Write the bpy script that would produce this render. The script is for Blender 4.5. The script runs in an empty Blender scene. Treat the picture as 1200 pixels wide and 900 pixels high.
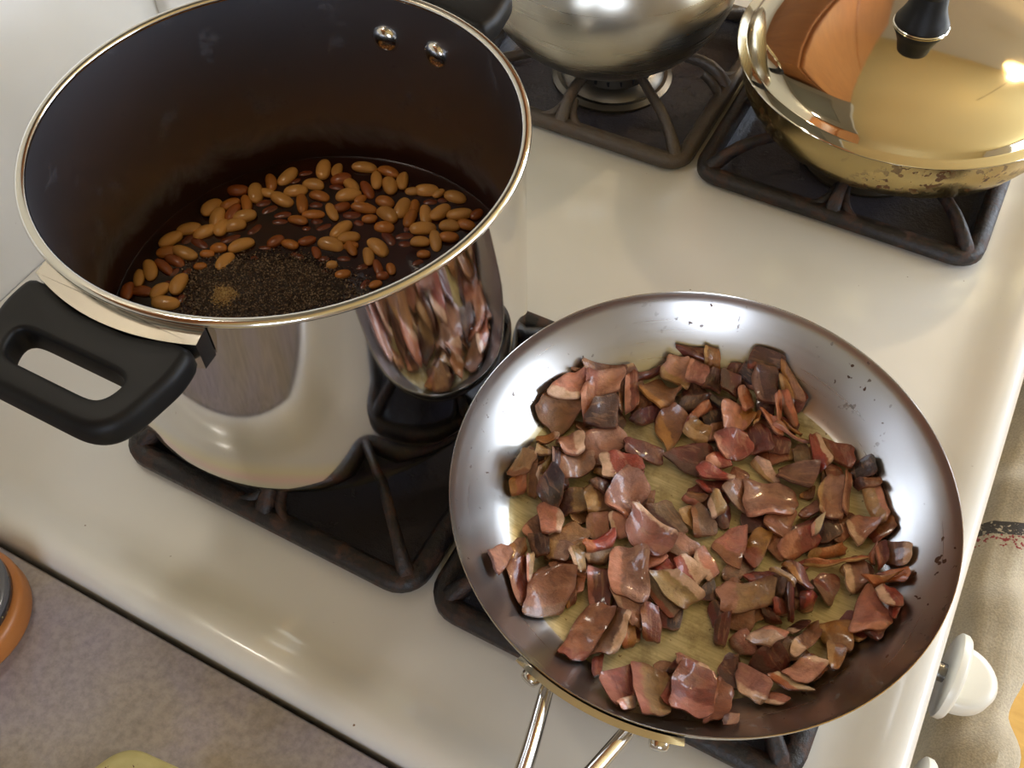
import bpy, bmesh, math, random
import numpy as np
from mathutils import Vector, Matrix

random.seed(7)
rng = np.random.default_rng(7)
SC = bpy.context.scene
COL = SC.collection

# ------------------------------------------------------------------ camera
cam_d = bpy.data.cameras.new("camera")
cam = bpy.data.objects.new("camera", cam_d)
COL.objects.link(cam)
CAM_POS = Vector((0.52736, -0.09472, 0.51669))
CAM_R = Matrix(((0.88236, -0.37190, 0.28831), (0.47029, 0.71799, -0.51314), (-0.01617, 0.58837, 0.80843)))
cam.matrix_world = Matrix.Translation(CAM_POS) @ CAM_R.to_4x4()
cam_d.sensor_width = 36.0
cam_d.lens = 1178.69 / 1200 * 36.0
cam_d.clip_start = 0.01
SC.camera = cam

# ------------------------------------------------------------------ world, exposure
W = bpy.data.worlds.new("daylight")
SC.world = W
W.use_nodes = True
W.node_tree.nodes["Background"].inputs[0].default_value = (0.62, 0.78, 1.0, 1)
W.node_tree.nodes["Background"].inputs[1].default_value = 1.0
SC.view_settings.view_transform = "Standard"
SC.view_settings.look = "None"
SC.view_settings.exposure = -0.33
SC.view_settings.gamma = 1.0
SC.view_settings.use_curve_mapping = False


def area_light(name, loc, target, size, size_y, power, color):
    d = bpy.data.lights.new(name, "AREA")
    d.shape = "RECTANGLE"
    d.size, d.size_y, d.energy, d.color = size, size_y, power, color
    o = bpy.data.objects.new(name, d)
    COL.objects.link(o)
    o.location = loc
    o.rotation_euler = (Vector(target) - Vector(loc)).to_track_quat("-Z", "Y").to_euler()
    return o


# daylight entering by the three windows of the kitchen
area_light("window_daylight", (2.0, 2.47, 0.72), (2.0, 0.0, 0.72), 1.6, 1.25, 74, (0.76, 0.85, 1.0))
area_light("front_window_daylight", (3.07, 1.25, 0.8), (0.0, 1.25, 0.8), 1.5, 1.1, 72, (0.76, 0.85, 1.0))

area_light("left_window_daylight", (1.5, -2.07, 0.7), (1.5, 0.0, 0.7), 1.0, 0.9, 34, (0.74, 0.82, 1.0))

# ------------------------------------------------------------------ helpers
def srgb(r, g, b):
    def f(c):
        c /= 255.0
        return c / 12.92 if c <= 0.04045 else ((c + 0.055) / 1.055) ** 2.4
    return (f(r), f(g), f(b), 1.0)


class NT:
    def __init__(self, name):
        self.m = bpy.data.materials.new(name)
        self.m.use_nodes = True
        self.t = self.m.node_tree
        self.b = self.t.nodes["Principled BSDF"]

    def n(self, typ, **kw):
        nd = self.t.nodes.new(typ)
        for k, v in kw.items():
            setattr(nd, k, v)
        return nd

    def l(self, a, b):
        self.t.links.new(a, b)

    def set(self, **kw):
        for k, v in kw.items():
            self.b.inputs[k.replace("_", " ")].default_value = v

    def coord(self, kind="Object"):
        return self.n("ShaderNodeTexCoord").outputs[kind]

    def noise(self, vec, scale, detail=4.0, rough=0.55, dist=0.0):
        nd = self.n("ShaderNodeTexNoise")
        nd.inputs["Scale"].default_value = scale
        nd.inputs["Detail"].default_value = detail
        nd.inputs["Roughness"].default_value = rough
        nd.inputs["Distortion"].default_value = dist
        if vec is not None:
            self.l(vec, nd.inputs["Vector"])
        return nd.outputs["Fac"]

    def ramp(self, fac, stops):
        nd = self.n("ShaderNodeValToRGB")
        e = nd.color_ramp.elements
        while len(e) < len(stops):
            e.new(0.5)
        for el, (p, c) in zip(e, stops):
            el.position = p
            el.color = c if len(c) == 4 else (*c, 1)
        self.l(fac, nd.inputs[0])
        return nd.outputs[0]

    def mix(self, fac, a, b, blend="MIX"):
        nd = self.n("ShaderNodeMix", data_type="RGBA", blend_type=blend)
        for sock, v in ((nd.inputs["Factor"], fac), (nd.inputs["A"], a), (nd.inputs["B"], b)):
            if hasattr(v, "is_linked"):
                self.l(v, sock)
            else:
                sock.default_value = v
        # data_type RGBA uses sockets 6 and 7
        return nd.outputs["Result"]

    def mixc(self, fac, a, b, blend="MIX"):
        nd = self.n("ShaderNodeMix", data_type="RGBA", blend_type=blend)
        for sock, v in ((nd.inputs[0], fac), (nd.inputs[6], a), (nd.inputs[7], b)):
            if hasattr(v, "is_linked"):
                self.l(v, sock)
            else:
                sock.default_value = v
        return nd.outputs[2]

    def math(self, op, a, b=0.0, clamp=False):
        nd = self.n("ShaderNodeMath", operation=op, use_clamp=clamp)
        for s, v in ((nd.inputs[0], a), (nd.inputs[1], b)):
            if hasattr(v, "is_linked"):
                self.l(v, s)
            else:
                s.default_value = v
        return nd.outputs[0]

    def bump(self, h, strength, dist):
        nd = self.n("ShaderNodeBump")
        nd.inputs["Strength"].default_value = strength
        nd.inputs["Distance"].default_value = dist
        self.l(h, nd.inputs["Height"])
        self.l(nd.outputs[0], self.b.inputs["Normal"])

    def color(self, c):
        if hasattr(c, "is_linked"):
            self.l(c, self.b.inputs["Base Color"])
        else:
            self.b.inputs["Base Color"].default_value = c


def simple(name, col, rough=0.5, metal=0.0, coat=0.0, **kw):
    t = NT(name)
    t.color(col)
    t.set(Roughness=rough, Metallic=metal)
    t.b.inputs["Coat Weight"].default_value = coat
    t.b.inputs["Coat Roughness"].default_value = 0.08
    for k, v in kw.items():
        t.b.inputs[k.replace("_", " ")].default_value = v
    return t.m


def mesh_obj(name, verts, faces, mat=None, parent=None, loc=(0, 0, 0), rot=(0, 0, 0), smooth=True, sharp=40, fmats=None):
    me = bpy.data.meshes.new(name)
    me.from_pydata([tuple(v) for v in verts], [], faces)
    return me_obj(name, me, mat, parent, loc, rot, smooth, sharp, fmats)


def me_obj(name, me, mat=None, parent=None, loc=(0, 0, 0), rot=(0, 0, 0), smooth=True, sharp=40, fmats=None):
    bm = bmesh.new()
    bm.from_mesh(me)
    bmesh.ops.recalc_face_normals(bm, faces=bm.faces)
    bm.to_mesh(me)
    bm.free()
    mats = mat if isinstance(mat, (list, tuple)) else [mat]
    for m in mats:
        if m:
            me.materials.append(m)
    if fmats is not None:
        me.polygons.foreach_set("material_index", fmats)
    if smooth:
        me.polygons.foreach_set("use_smooth", [True] * len(me.polygons))
        me.set_sharp_from_angle(angle=math.radians(sharp))
    o = bpy.data.objects.new(name, me)
    COL.objects.link(o)
    o.location = loc
    o.rotation_euler = rot
    if parent:
        o.parent = parent
    return o


def thing(name, label, cat, loc=(0, 0, 0), rot=(0, 0, 0), group=None):
    o = bpy.data.objects.new(name, None)
    o.empty_display_size = 0.02
    COL.objects.link(o)
    o.location = loc
    o.rotation_euler = rot
    tag(o, label, cat, group)
    return o


def tag(o, label, cat, group=None, kind=None):
    o["label"] = label
    o["category"] = cat
    if group:
        o["group"] = group
    if kind:
        o["kind"] = kind
    return o


def structure(o):
    o["kind"] = "structure"
    return o


class MB:
    """collects simple shapes for one part"""

    def __init__(self):
        self.v, self.f, self.mi = [], [], []

    def add(self, v, f, mi=0):
        k = len(self.v)
        self.v += [tuple(p) for p in v]
        self.f += [tuple(i + k for i in q) for q in f]
        self.mi += [mi] * len(f)
        return self

    def box(self, a, b, mi=0):
        x0, y0, z0 = a
        x1, y1, z1 = b
        v = [(x0, y0, z0), (x1, y0, z0), (x1, y1, z0), (x0, y1, z0), (x0, y0, z1), (x1, y0, z1), (x1, y1, z1), (x0, y1, z1)]
        f = [(0, 3, 2, 1), (4, 5, 6, 7), (0, 1, 5, 4), (1, 2, 6, 5), (2, 3, 7, 6), (3, 0, 4, 7)]
        return self.add(v, f, mi)

    def bbox(self, a, b, r, seg=2, mi=0):
        bm = bmesh.new()
        m = MB().box(a, b)
        vs = [bm.verts.new(p) for p in m.v]
        for q in m.f:
            bm.faces.new([vs[i] for i in q])
        bmesh.ops.bevel(bm, geom=bm.edges[:], offset=r, segments=seg, profile=0.5, affect="EDGES")
        bm.verts.index_update()
        self.add([v.co[:] for v in bm.verts], [[v.index for v in f.verts] for f in bm.faces], mi)
        bm.free()
        return self

    def lathe(self, prof, n=64, mi=0, mats=None, c=(0, 0, 0), closed=False):
        v, f, mm = [], [], []
        rings = []
        for (r, z) in prof:
            if r < 1e-7:
                rings.append([len(v)])
                v.append((c[0], c[1], c[2] + z))
            else:
                k = len(v)
                for i in range(n):
                    t = 2 * math.pi * i / n
                    v.append((c[0] + r * math.cos(t), c[1] + r * math.sin(t), c[2] + z))
                rings.append(list(range(k, k + n)))
        pairs = list(zip(rings[:-1], rings[1:]))
        if closed:
            pairs.append((rings[-1], rings[0]))
        for s, (a, b) in enumerate(pairs):
            m_ = mats[s] if mats else mi
            for i in range(n):
                j = (i + 1) % n
                if len(a) == 1 and len(b) == 1:
                    continue
                if len(a) == 1:
                    f.append((a[0], b[j], b[i]))
                elif len(b) == 1:
                    f.append((a[i], a[j], b[0]))
                else:
                    f.append((a[i], a[j], b[j], b[i]))
                mm.append(m_)
        k = len(self.v)
        self.v += v
        self.f += [tuple(i + k for i in q) for q in f]
        self.mi += mm
        return self

    def tube(self, path, rad, n=10, mi=0, closed=False, cap=True, flat=1.0):
        P = [Vector(p) for p in path]
        R = rad if isinstance(rad, (list, tuple)) else [rad] * len(P)
        v, f = [], []
        N = len(P)
        for i, p in enumerate(P):
            if closed:
                t = P[(i + 1) % N] - P[i - 1]
            else:
                t = P[min(i + 1, N - 1)] - P[max(i - 1, 0)]
            t.normalize()
            up = Vector((0, 0, 1)) if abs(t.z) < 0.95 else Vector((1, 0, 0))
            a = t.cross(up).normalized()
            b = a.cross(t).normalized()
            for k in range(n):
                th = 2 * math.pi * k / n
                v.append(p + a * (R[i] * math.cos(th)) + b * (R[i] * flat * math.sin(th)))
        for i in range(N if closed else N - 1):
            for k in range(n):
                i2 = (i + 1) % N
                f.append((i * n + k, i * n + (k + 1) % n, i2 * n + (k + 1) % n, i2 * n + k))
        if cap and not closed:
            f.append(tuple(range(n)))
            f.append(tuple(range((N - 1) * n, N * n)))
        return self.add(v, f, mi)

    def prism(self, poly, z0, z1, mi=0):
        n = len(poly)
        v = [(x, y, z0) for x, y in poly] + [(x, y, z1) for x, y in poly]
        f = [tuple(range(n))[::-1], tuple(range(n, 2 * n))]
        f += [(i, (i + 1) % n, n + (i + 1) % n, n + i) for i in range(n)]
        return self.add(v, f, mi)

    def build(self, name, mat, parent=None, loc=(0, 0, 0), rot=(0, 0, 0), smooth=True, sharp=40):
        return mesh_obj(name, self.v, self.f, mat, parent, loc, rot, smooth, sharp, self.mi)


def bar_path(pts, rect_w, rect_h, r=0.002):
    """sweep a rounded rectangle (chamfered) along a path that stays near horizontal"""
    P = [Vector(p) for p in pts]
    N = len(P)
    c = r
    w, h = rect_w / 2, rect_h / 2
    sec = [(-w, -h + c), (-w + c, -h), (w - c, -h), (w, -h + c), (w, h - c), (w - c, h), (-w + c, h), (-w, h - c)]
    return P, sec


def sweep(mb, pts, widths, heights, chamf=0.002, closed=False, mi=0):
    P = [Vector(p) for p in pts]
    N = len(P)
    v, f = [], []
    for i, p in enumerate(P):
        t = (P[(i + 1) % N] - P[i - 1]) if closed else (P[min(i + 1, N - 1)] - P[max(i - 1, 0)])
        t.normalize()
        a = t.cross(Vector((0, 0, 1))).normalized()
        b = a.cross(t).normalized()
        w = (widths[i] if isinstance(widths, (list, tuple)) else widths) / 2
        h = (heights[i] if isinstance(heights, (list, tuple)) else heights) / 2
        c = chamf
        for (x, y) in [(-w, -h + c), (-w + c, -h), (w - c, -h), (w, -h + c), (w, h - c), (w - c, h), (-w + c, h), (-w, h - c)]:
            v.append(p + a * x + b * y)
    for i in range(N if closed else N - 1):
        j = (i + 1) % N
        for k in range(8):
            f.append((i * 8 + k, i * 8 + (k + 1) % 8, j * 8 + (k + 1) % 8, j * 8 + k))
    if not closed:
        f.append(tuple(range(8)))
        f.append(tuple(range((N - 1) * 8, N * 8)))
    mb.add(v, f, mi)


def round_rect(x0, y0, x1, y1, r, n=6):
    pts = []
    for cx, cy, a0 in ((x1 - r, y1 - r, 0), (x0 + r, y1 - r, 90), (x0 + r, y0 + r, 180), (x1 - r, y0 + r, 270)):
        for i in range(n + 1):
            t = math.radians(a0 + 90 * i / n)
            pts.append((cx + r * math.cos(t), cy + r * math.sin(t)))
    return pts


def round_poly(corners, radii, n=7):
    out = []
    N = len(corners)
    for i in range(N):
        p = Vector(corners[i]); a = Vector(corners[i - 1]); b = Vector(corners[(i + 1) % N])
        r = radii[i] if isinstance(radii, (list, tuple)) else radii
        u = (a - p).normalized(); w = (b - p).normalized()
        ang = u.angle(w)
        d = min(r / math.tan(ang / 2), 0.49 * min((a - p).length, (b - p).length))
        p0, p1 = p + u * d, p + w * d
        for k in range(n + 1):
            s = k / n
            q = p0 * (1 - s) ** 2 + p * (2 * s * (1 - s)) + p1 * s * s
            out.append((q.x, q.y))
    return out


def ray_resample(poly, c, n):
    """points of a star-shaped polygon at n even angles around c"""
    out = []
    P = [Vector(p) - Vector(c) for p in poly]
    for i in range(n):
        t = 2 * math.pi * i / n
        d = Vector((math.cos(t), math.sin(t)))
        best = None
        for a, b in zip(P, P[1:] + P[:1]):
            e = b - a
            den = d.x * e.y - d.y * e.x
            if abs(den) < 1e-12:
                continue
            s = (a.x * e.y - a.y * e.x) / den
            u = (a.x * d.y - a.y * d.x) / den
            if s > 0 and -1e-6 <= u <= 1 + 1e-6:
                if best is None or s > best:
                    best = s
        out.append((c[0] + d.x * best, c[1] + d.y * best))
    return out

# ------------------------------------------------------------------ materials
def enamel_white():
    t = NT("white_enamel")
    c = t.coord()
    nz = t.noise(c, 9.0, 3)
    sp = t.noise(c, 260.0, 1)
    base = t.ramp(nz, [(0.3, srgb(226, 224, 216)), (0.7, srgb(233, 231, 225))])
    spot = t.ramp(sp, [(0.80, (0, 0, 0)), (0.83, (1, 1, 1))])
    t.color(t.mixc(spot, base, srgb(120, 90, 60)))
    t.set(Roughness=0.32)
    t.b.inputs["Coat Weight"].default_value = 0.6
    t.b.inputs["Coat Roughness"].default_value = 0.12
    return t.m


def steel(name, col, rough, aniso=0.0, streak=0.0, spots=0.0, spot_col=None):
    t = NT(name)
    c = t.coord()
    t.set(Metallic=1.0, Roughness=rough)
    base = col
    if streak:
        sx = t.n("ShaderNodeMapping")
        sx.inputs["Scale"].default_value = (1, 1, 60)
        t.l(c, sx.inputs[0])
        nz = t.noise(sx.outputs[0], 8.0, 5)
        t.l(t.math("ADD", t.math("MULTIPLY", nz, streak), rough - streak * 0.5), t.b.inputs["Roughness"])
    if spots:
        nz = t.noise(c, 170.0, 2)
        mk = t.ramp(nz, [(spots, (0, 0, 0)), (spots + 0.03, (1, 1, 1))])
        big = t.ramp(t.noise(c, 18.0, 2), [(0.45, (0, 0, 0)), (0.6, (1, 1, 1))])
        mk = t.math("MULTIPLY", mk, big)
        base = t.mixc(mk, col, spot_col)
        t.l(t.math("SUBTRACT", 1.0, t.math("MULTIPLY", mk, 0.8)), t.b.inputs["Metallic"])
    t.color(base)
    if aniso:
        t.set(Anisotropic=aniso)
        tg = t.n("ShaderNodeTangent", direction_type="RADIAL", axis="Z")
        t.l(tg.outputs[0], t.b.inputs["Tangent"])
    return t.m


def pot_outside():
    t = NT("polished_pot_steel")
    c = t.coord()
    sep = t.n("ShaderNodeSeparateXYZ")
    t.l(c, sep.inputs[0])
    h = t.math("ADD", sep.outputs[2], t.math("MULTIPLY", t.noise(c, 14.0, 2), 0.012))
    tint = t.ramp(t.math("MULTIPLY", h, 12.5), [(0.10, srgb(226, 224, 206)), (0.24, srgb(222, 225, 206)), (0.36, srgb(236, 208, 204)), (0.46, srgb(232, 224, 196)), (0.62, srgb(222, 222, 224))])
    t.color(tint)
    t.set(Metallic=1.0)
    sx = t.n("ShaderNodeMapping")
    sx.inputs["Scale"].default_value = (1, 1, 0.02)
    t.l(c, sx.inputs[0])
    nz = t.noise(sx.outputs[0], 300.0, 3)
    t.l(t.math("ADD", t.math("MULTIPLY", nz, 0.06), 0.035), t.b.inputs["Roughness"])
    return t.m


def pot_inside():
    t = NT("stained_pot_inside")
    c = t.coord()
    sep = t.n("ShaderNodeSeparateXYZ")
    t.l(c, sep.inputs[0])
    nz = t.noise(c, 22.0, 4, 0.6, 1.0)
    lvl = t.math("ADD", sep.outputs[2], t.math("MULTIPLY", nz, 0.035))
    film = t.ramp(t.math("MULTIPLY", lvl, 7.0), [(0.42, (1, 1, 1)), (0.56, (0.0, 0.0, 0.0))])
    blot = t.ramp(t.noise(c, 40.0, 5, 0.65), [(0.60, (0, 0, 0)), (0.72, (0.45, 0.45, 0.45))])
    mk = t.math("MAXIMUM", film, blot)
    t.color(t.mixc(mk, srgb(150, 152, 160), srgb(60, 34, 26)))
    t.l(t.math("SUBTRACT", 1.0, t.math("MULTIPLY", mk, 0.7)), t.b.inputs["Metallic"])
    t.set(Roughness=0.42, Anisotropic=0.4)
    tg = t.n("ShaderNodeTangent", direction_type="RADIAL", axis="Z")
    t.l(tg.outputs[0], t.b.inputs["Tangent"])
    return t.m


def pan_floor():
    t = NT("greasy_pan_floor")
    c = t.coord()
    mp = t.n("ShaderNodeMapping")
    mp.inputs["Scale"].default_value = (1, 14, 1)
    t.l(c, mp.inputs[0])
    brush = t.noise(mp.outputs[0], 60.0, 3)
    base = t.ramp(brush, [(0.3, srgb(172, 160, 122)), (0.7, srgb(204, 192, 152))])
    fond = t.ramp(t.noise(c, 45.0, 6, 0.7), [(0.53, (0, 0, 0)), (0.70, (0.8, 0.8, 0.8))])
    speck = t.ramp(t.noise(c, 330.0, 2), [(0.70, (0, 0, 0)), (0.74, (0.9, 0.9, 0.9))])
    mk = t.math("MULTIPLY", t.math("MAXIMUM", fond, speck), 0.75)
    t.color(t.mixc(mk, base, srgb(86, 56, 26)))
    t.set(Metallic=0.35, Roughness=0.34)
    t.b.inputs["Coat Weight"].default_value = 0.5
    t.b.inputs["Coat Roughness"].default_value = 0.1
    t.bump(t.noise(c, 120.0, 3), 0.15, 0.001)
    return t.m


def grime_enamel(name, base, dirt, amount, rough=0.3, scale=35.0):
    t = NT(name)
    c = t.coord()
    nz = t.noise(c, scale, 6, 0.7, 0.5)
    mk = t.ramp(nz, [(amount, (0, 0, 0)), (amount + 0.16, (1, 1, 1))])
    t.color(t.mixc(mk, base, dirt))
    t.l(t.math("ADD", t.math("MULTIPLY", mk, 0.4), rough), t.b.inputs["Roughness"])
    t.bump(t.noise(c, 240.0, 5, 0.7), 0.5, 0.002)
    return t.m


def wood(name, a, b):
    t = NT(name)
    c = t.coord()
    mp = t.n("ShaderNodeMapping")
    mp.inputs["Scale"].default_value = (1.2, 6, 1.2)
    t.l(c, mp.inputs[0])
    nz = t.noise(mp.outputs[0], 3.0, 6, 0.6, 1.5)
    t.color(t.ramp(nz, [(0.3, a), (0.7, b)]))
    t.set(Roughness=0.4)
    return t.m


def laminate():
    t = NT("mottled_laminate")
    c = t.coord()
    a = t.noise(c, 14.0, 5, 0.6, 0.6)
    b = t.noise(c, 210.0, 4, 0.65)
    base = t.ramp(a, [(0.30, srgb(152, 141, 126)), (0.48, srgb(160, 152, 148)), (0.68, srgb(156, 150, 164))])
    fine = t.ramp(b, [(0.30, srgb(108, 98, 92)), (0.62, srgb(205, 198, 192))])
    t.color(t.mixc(0.38, base, fine, "OVERLAY"))
    t.set(Roughness=0.42)
    t.bump(b, 0.3, 0.0008)
    return t.m


M_ENAMEL = enamel_white()
M_GAP = simple("dark_gap", srgb(14, 11, 10), 0.8)
M_WALL = simple("cream_paint", srgb(192, 184, 164), 0.7)
M_CEIL = simple("warm_ceiling_paint", srgb(204, 184, 128), 0.8)
M_FLOOR = wood("oak_floor", srgb(196, 150, 62), srgb(222, 178, 88))
M_CAB = wood("oak_cabinet", srgb(140, 86, 44), srgb(172, 112, 60))
M_TRIM = simple("white_trim", srgb(236, 236, 232), 0.4)
M_LAM = laminate()
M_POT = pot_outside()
M_POTIN = pot_inside()
M_RIM = steel("bright_rim_steel", srgb(235, 232, 224), 0.12)
M_PAN = steel("brushed_pan_steel", srgb(192, 190, 186), 0.29, aniso=0.45, streak=0.10, spots=0.66, spot_col=srgb(74, 46, 26))
M_PANOUT = steel("pan_outside_steel", srgb(206, 202, 194), 0.2)
M_PANFLOOR = pan_floor()
M_HANDLE = steel("handle_steel", srgb(216, 212, 204), 0.16)
M_BLACK = simple("black_handle_plastic", srgb(13, 13, 14), 0.5, Specular_IOR_Level=0.3)
M_GRATE = grime_enamel("grimy_grate_enamel", srgb(30, 26, 26), srgb(80, 54, 40), 0.48, 0.36, 70.0)
M_GRATE2 = grime_enamel("clean_grate_enamel", srgb(82, 72, 62), srgb(96, 74, 54), 0.55, 0.3)
M_TRAY = grime_enamel("dark_tray_enamel", srgb(74, 70, 76), srgb(40, 29, 24), 0.56, 0.14, 55.0)
M_ALU = steel("burner_aluminium", srgb(120, 114, 104), 0.42)
M_CAP = simple("burner_cap_enamel", srgb(30, 28, 30), 0.35)
M_KNOB = simple("ivory_knob_plastic", srgb(240, 238, 226), 0.3)
M_PANEL = simple("dark_control_panel", srgb(40, 26, 26), 0.4)
M_KETTLE = steel("satin_kettle_steel", srgb(182, 178, 166), 0.28, streak=0.06)
M_LID = steel("mirror_lid_steel", srgb(226, 218, 198), 0.055)
M_STAIN = steel("heat_stained_steel", srgb(196, 174, 120), 0.24, spots=0.56, spot_col=srgb(92, 58, 24))

t = NT("lit_bulb_glass")
t.color((1, 1, 1, 1))
t.b.inputs["Emission Color"].default_value = (1.0, 0.74, 0.42, 1)
t.b.inputs["Emission Strength"].default_value = 700.0
M_BULB = t.m

# ------------------------------------------------------------------ the room
FZ, CZ = -0.91, 1.5
X0, X1, Y0, Y1 = -0.09, 3.0, -2.0, 2.4
structure(MB().box((X0, Y0, FZ - 0.05), (X1, Y1, FZ)).build("floor", M_FLOOR, smooth=False))
structure(MB().box((X0, Y0, CZ), (X1, Y1, CZ + 0.05)).build("ceiling", M_CEIL, smooth=False))
structure(MB().box((X0 - 0.1, Y0 - 0.1, FZ - 0.05), (X0, Y1 + 0.1, CZ + 0.05)).build("wall_back", M_WALL, smooth=False))


def window_wall(name, along, lo, hi, base, w0, w1, z0, z1, n):
    """a wall 0.1 m thick with one opening; along = axis the wall runs on (0: x, 1: y)"""
    def P(a, t, z):
        return (a, base + t, z) if along == 0 else (base + t, a, z)
    m = MB()
    for a0, a1, b0, b1 in ((lo, w0, FZ - 0.05, CZ + 0.05), (w1, hi, FZ - 0.05, CZ + 0.05), (w0, w1, FZ - 0.05, z0), (w0, w1, z1, CZ + 0.05)):
        m.box(P(a0, 0, b0), P(a1, 0.1, b1))
    structure(m.build(name, M_WALL, smooth=False))
    root = structure(bpy.data.objects.new("window_%d" % n, None))
    COL.objects.link(root)
    root.location = P((w0 + w1) / 2, 0.03, z0)
    hw, h, t = (w1 - w0) / 2, z1 - z0, 0.018

    def Q(a, d, z):
        return (a, d, z) if along == 0 else (d, a, z)
    f = MB()
    f.box(Q(-hw, -t, 0), Q(-hw + 0.04, t, h)).box(Q(hw - 0.04, -t, 0), Q(hw, t, h))
    f.box(Q(-hw + 0.04, -t, 0), Q(hw - 0.04, t, 0.04)).box(Q(-hw + 0.04, -t, h - 0.04), Q(hw - 0.04, t, h))
    f.build("window_frame", M_TRIM, root, smooth=False)
    MB().box(Q(-0.015, -t, 0.04), Q(0.015, t, h - 0.04)).build("mullion", M_TRIM, root, smooth=False)
    MB().box(Q(-hw - 0.04, -0.07 if n < 3 else 0.0, -0.03), Q(hw + 0.04, 0.02 if n < 3 else 0.11, -0.0005)).build("window_sill", M_TRIM, root, smooth=False)


window_wall("wall_right", 0, X0, X1, Y1, 1.2, 2.8, 0.1, 1.35, 1)
window_wall("wall_front", 1, Y0 - 0.1, Y1 + 0.1, X1, 0.5, 2.0, 0.25, 1.35, 2)
window_wall("wall_left", 0, X0, X1, Y0 - 0.1, 1.0, 2.0, 0.25, 1.15, 3)

# ------------------------------------------------------------------ stove
SW = 0.75      # width of the cooktop along y
stove = thing("gas_stove", "white enamelled gas stove with dark burner wells and a raised rounded lip", "stove", (0, 0, FZ))
stove_inv = (0, 0, -FZ)          # children are written in cooktop coordinates


def sp(mb, name, mat, **kw):
    return mb.build(name, mat, stove, loc=stove_inv, **kw)


WELLS_X = [(0.166, 0.359), (0.3785, 0.574)]
WELLS_Y = [(0.083, 0.275), (0.4655, 0.6575)]
xprof = [(0.0, 0.0), (0.08, 0.0)]
for a, b in WELLS_X:
    xprof += [(a, 0.0), ((a + b) / 2, 0.0), (b, 0.0)]
xprof += [(0.584, 0), (0.592, 0.0006), (0.600, 0.0026), (0.607, 0.0048), (0.613, 0.0062), (0.6185, 0.0066), (0.6230, 0.0056), (0.6262, 0.0034), (0.6280, 0.0002), (0.6285, -0.004), (0.6285, -0.03)]
lip = [(0.0, -0.03), (0.0, -0.003), (0.0008, 0.0012), (0.0026, 0.0046), (0.0054, 0.0072), (0.0090, 0.0086), (0.0130, 0.0088), (0.0175, 0.0078), (0.0225, 0.0056), (0.0275, 0.0032), (0.0325, 0.0013), (0.038, 0.0003), (0.044, 0.0)]
yprof = list(lip)
for a, b in WELLS_Y:
    yprof += [(a, 0.0), ((a + b) / 2, 0.0), (b, 0.0)]
yprof += [(SW - y, z) for y, z in reversed(lip)]
v, f = [], []
nx, ny = len(xprof), len(yprof)
for i, (x, zx) in enumerate(xprof):
    for j, (y, zy) in enumerate(yprof):
        v.append((x, y, zx + zy if min(zx, zy) >= 0 else min(zx, zy)))
for i in range(nx - 1):
    for j in range(ny - 1):
        cx = (xprof[i][0] + xprof[i + 1][0]) / 2
        cy = (yprof[j][0] + yprof[j + 1][0]) / 2
        if any(a < cx < b for a, b in WELLS_X) and any(a < cy < b for a, b in WELLS_Y):
            continue
        f.append((i * ny + j, (i + 1) * ny + j, (i + 1) * ny + j + 1, i * ny + j + 1))
m = MB()
m.add(v, f)
sp(m, "cooktop", M_ENAMEL, sharp=60)

# backguard rising behind the burners, with a shallow raised clock housing
m = MB()
m.bbox((-0.075, 0.0, -0.02), (-0.0005, SW, 0.235), 0.008, 3)
sp(m, "backguard", M_ENAMEL)
m = MB()
m.bbox((-0.004, 0.345, 0.075), (0.010, 0.60, 0.20), 0.005, 3)
hs = sp(m, "clock_housing", M_ENAMEL)
MB().bbox((0.0098, 0.372, 0.09), (0.0125, 0.50, 0.185), 0.001, 1).build("clock_window", simple("tinted_clock_glass", srgb(150, 140, 165), 0.1), hs)
m = MB()
m.box((0.0, 0.006, FZ + 0.06), (0.60, SW - 0.006, -0.025))
sp(m, "body", M_ENAMEL, smooth=False)
m = MB()
m.bbox((0.601, 0.006, -0.125), (0.618, SW - 0.006, -0.012), 0.003, 2)
sp(m, "control_panel", M_PANEL)
m = MB()
m.bbox((0.601, 0.008, -0.80), (0.628, SW - 0.008, -0.132), 0.005, 2)
door = sp(m, "oven_door", M_ENAMEL)
m = MB()
m.tube([(0.627, 0.05, -0.158), (0.664, 0.05, -0.158), (0.675, 0.058, -0.158), (0.675, SW - 0.058, -0.158), (0.664, SW - 0.05, -0.158), (0.627, SW - 0.05, -0.158)], 0.009, 12)
m.build("door_handle", M_TRIM, door)

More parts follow.
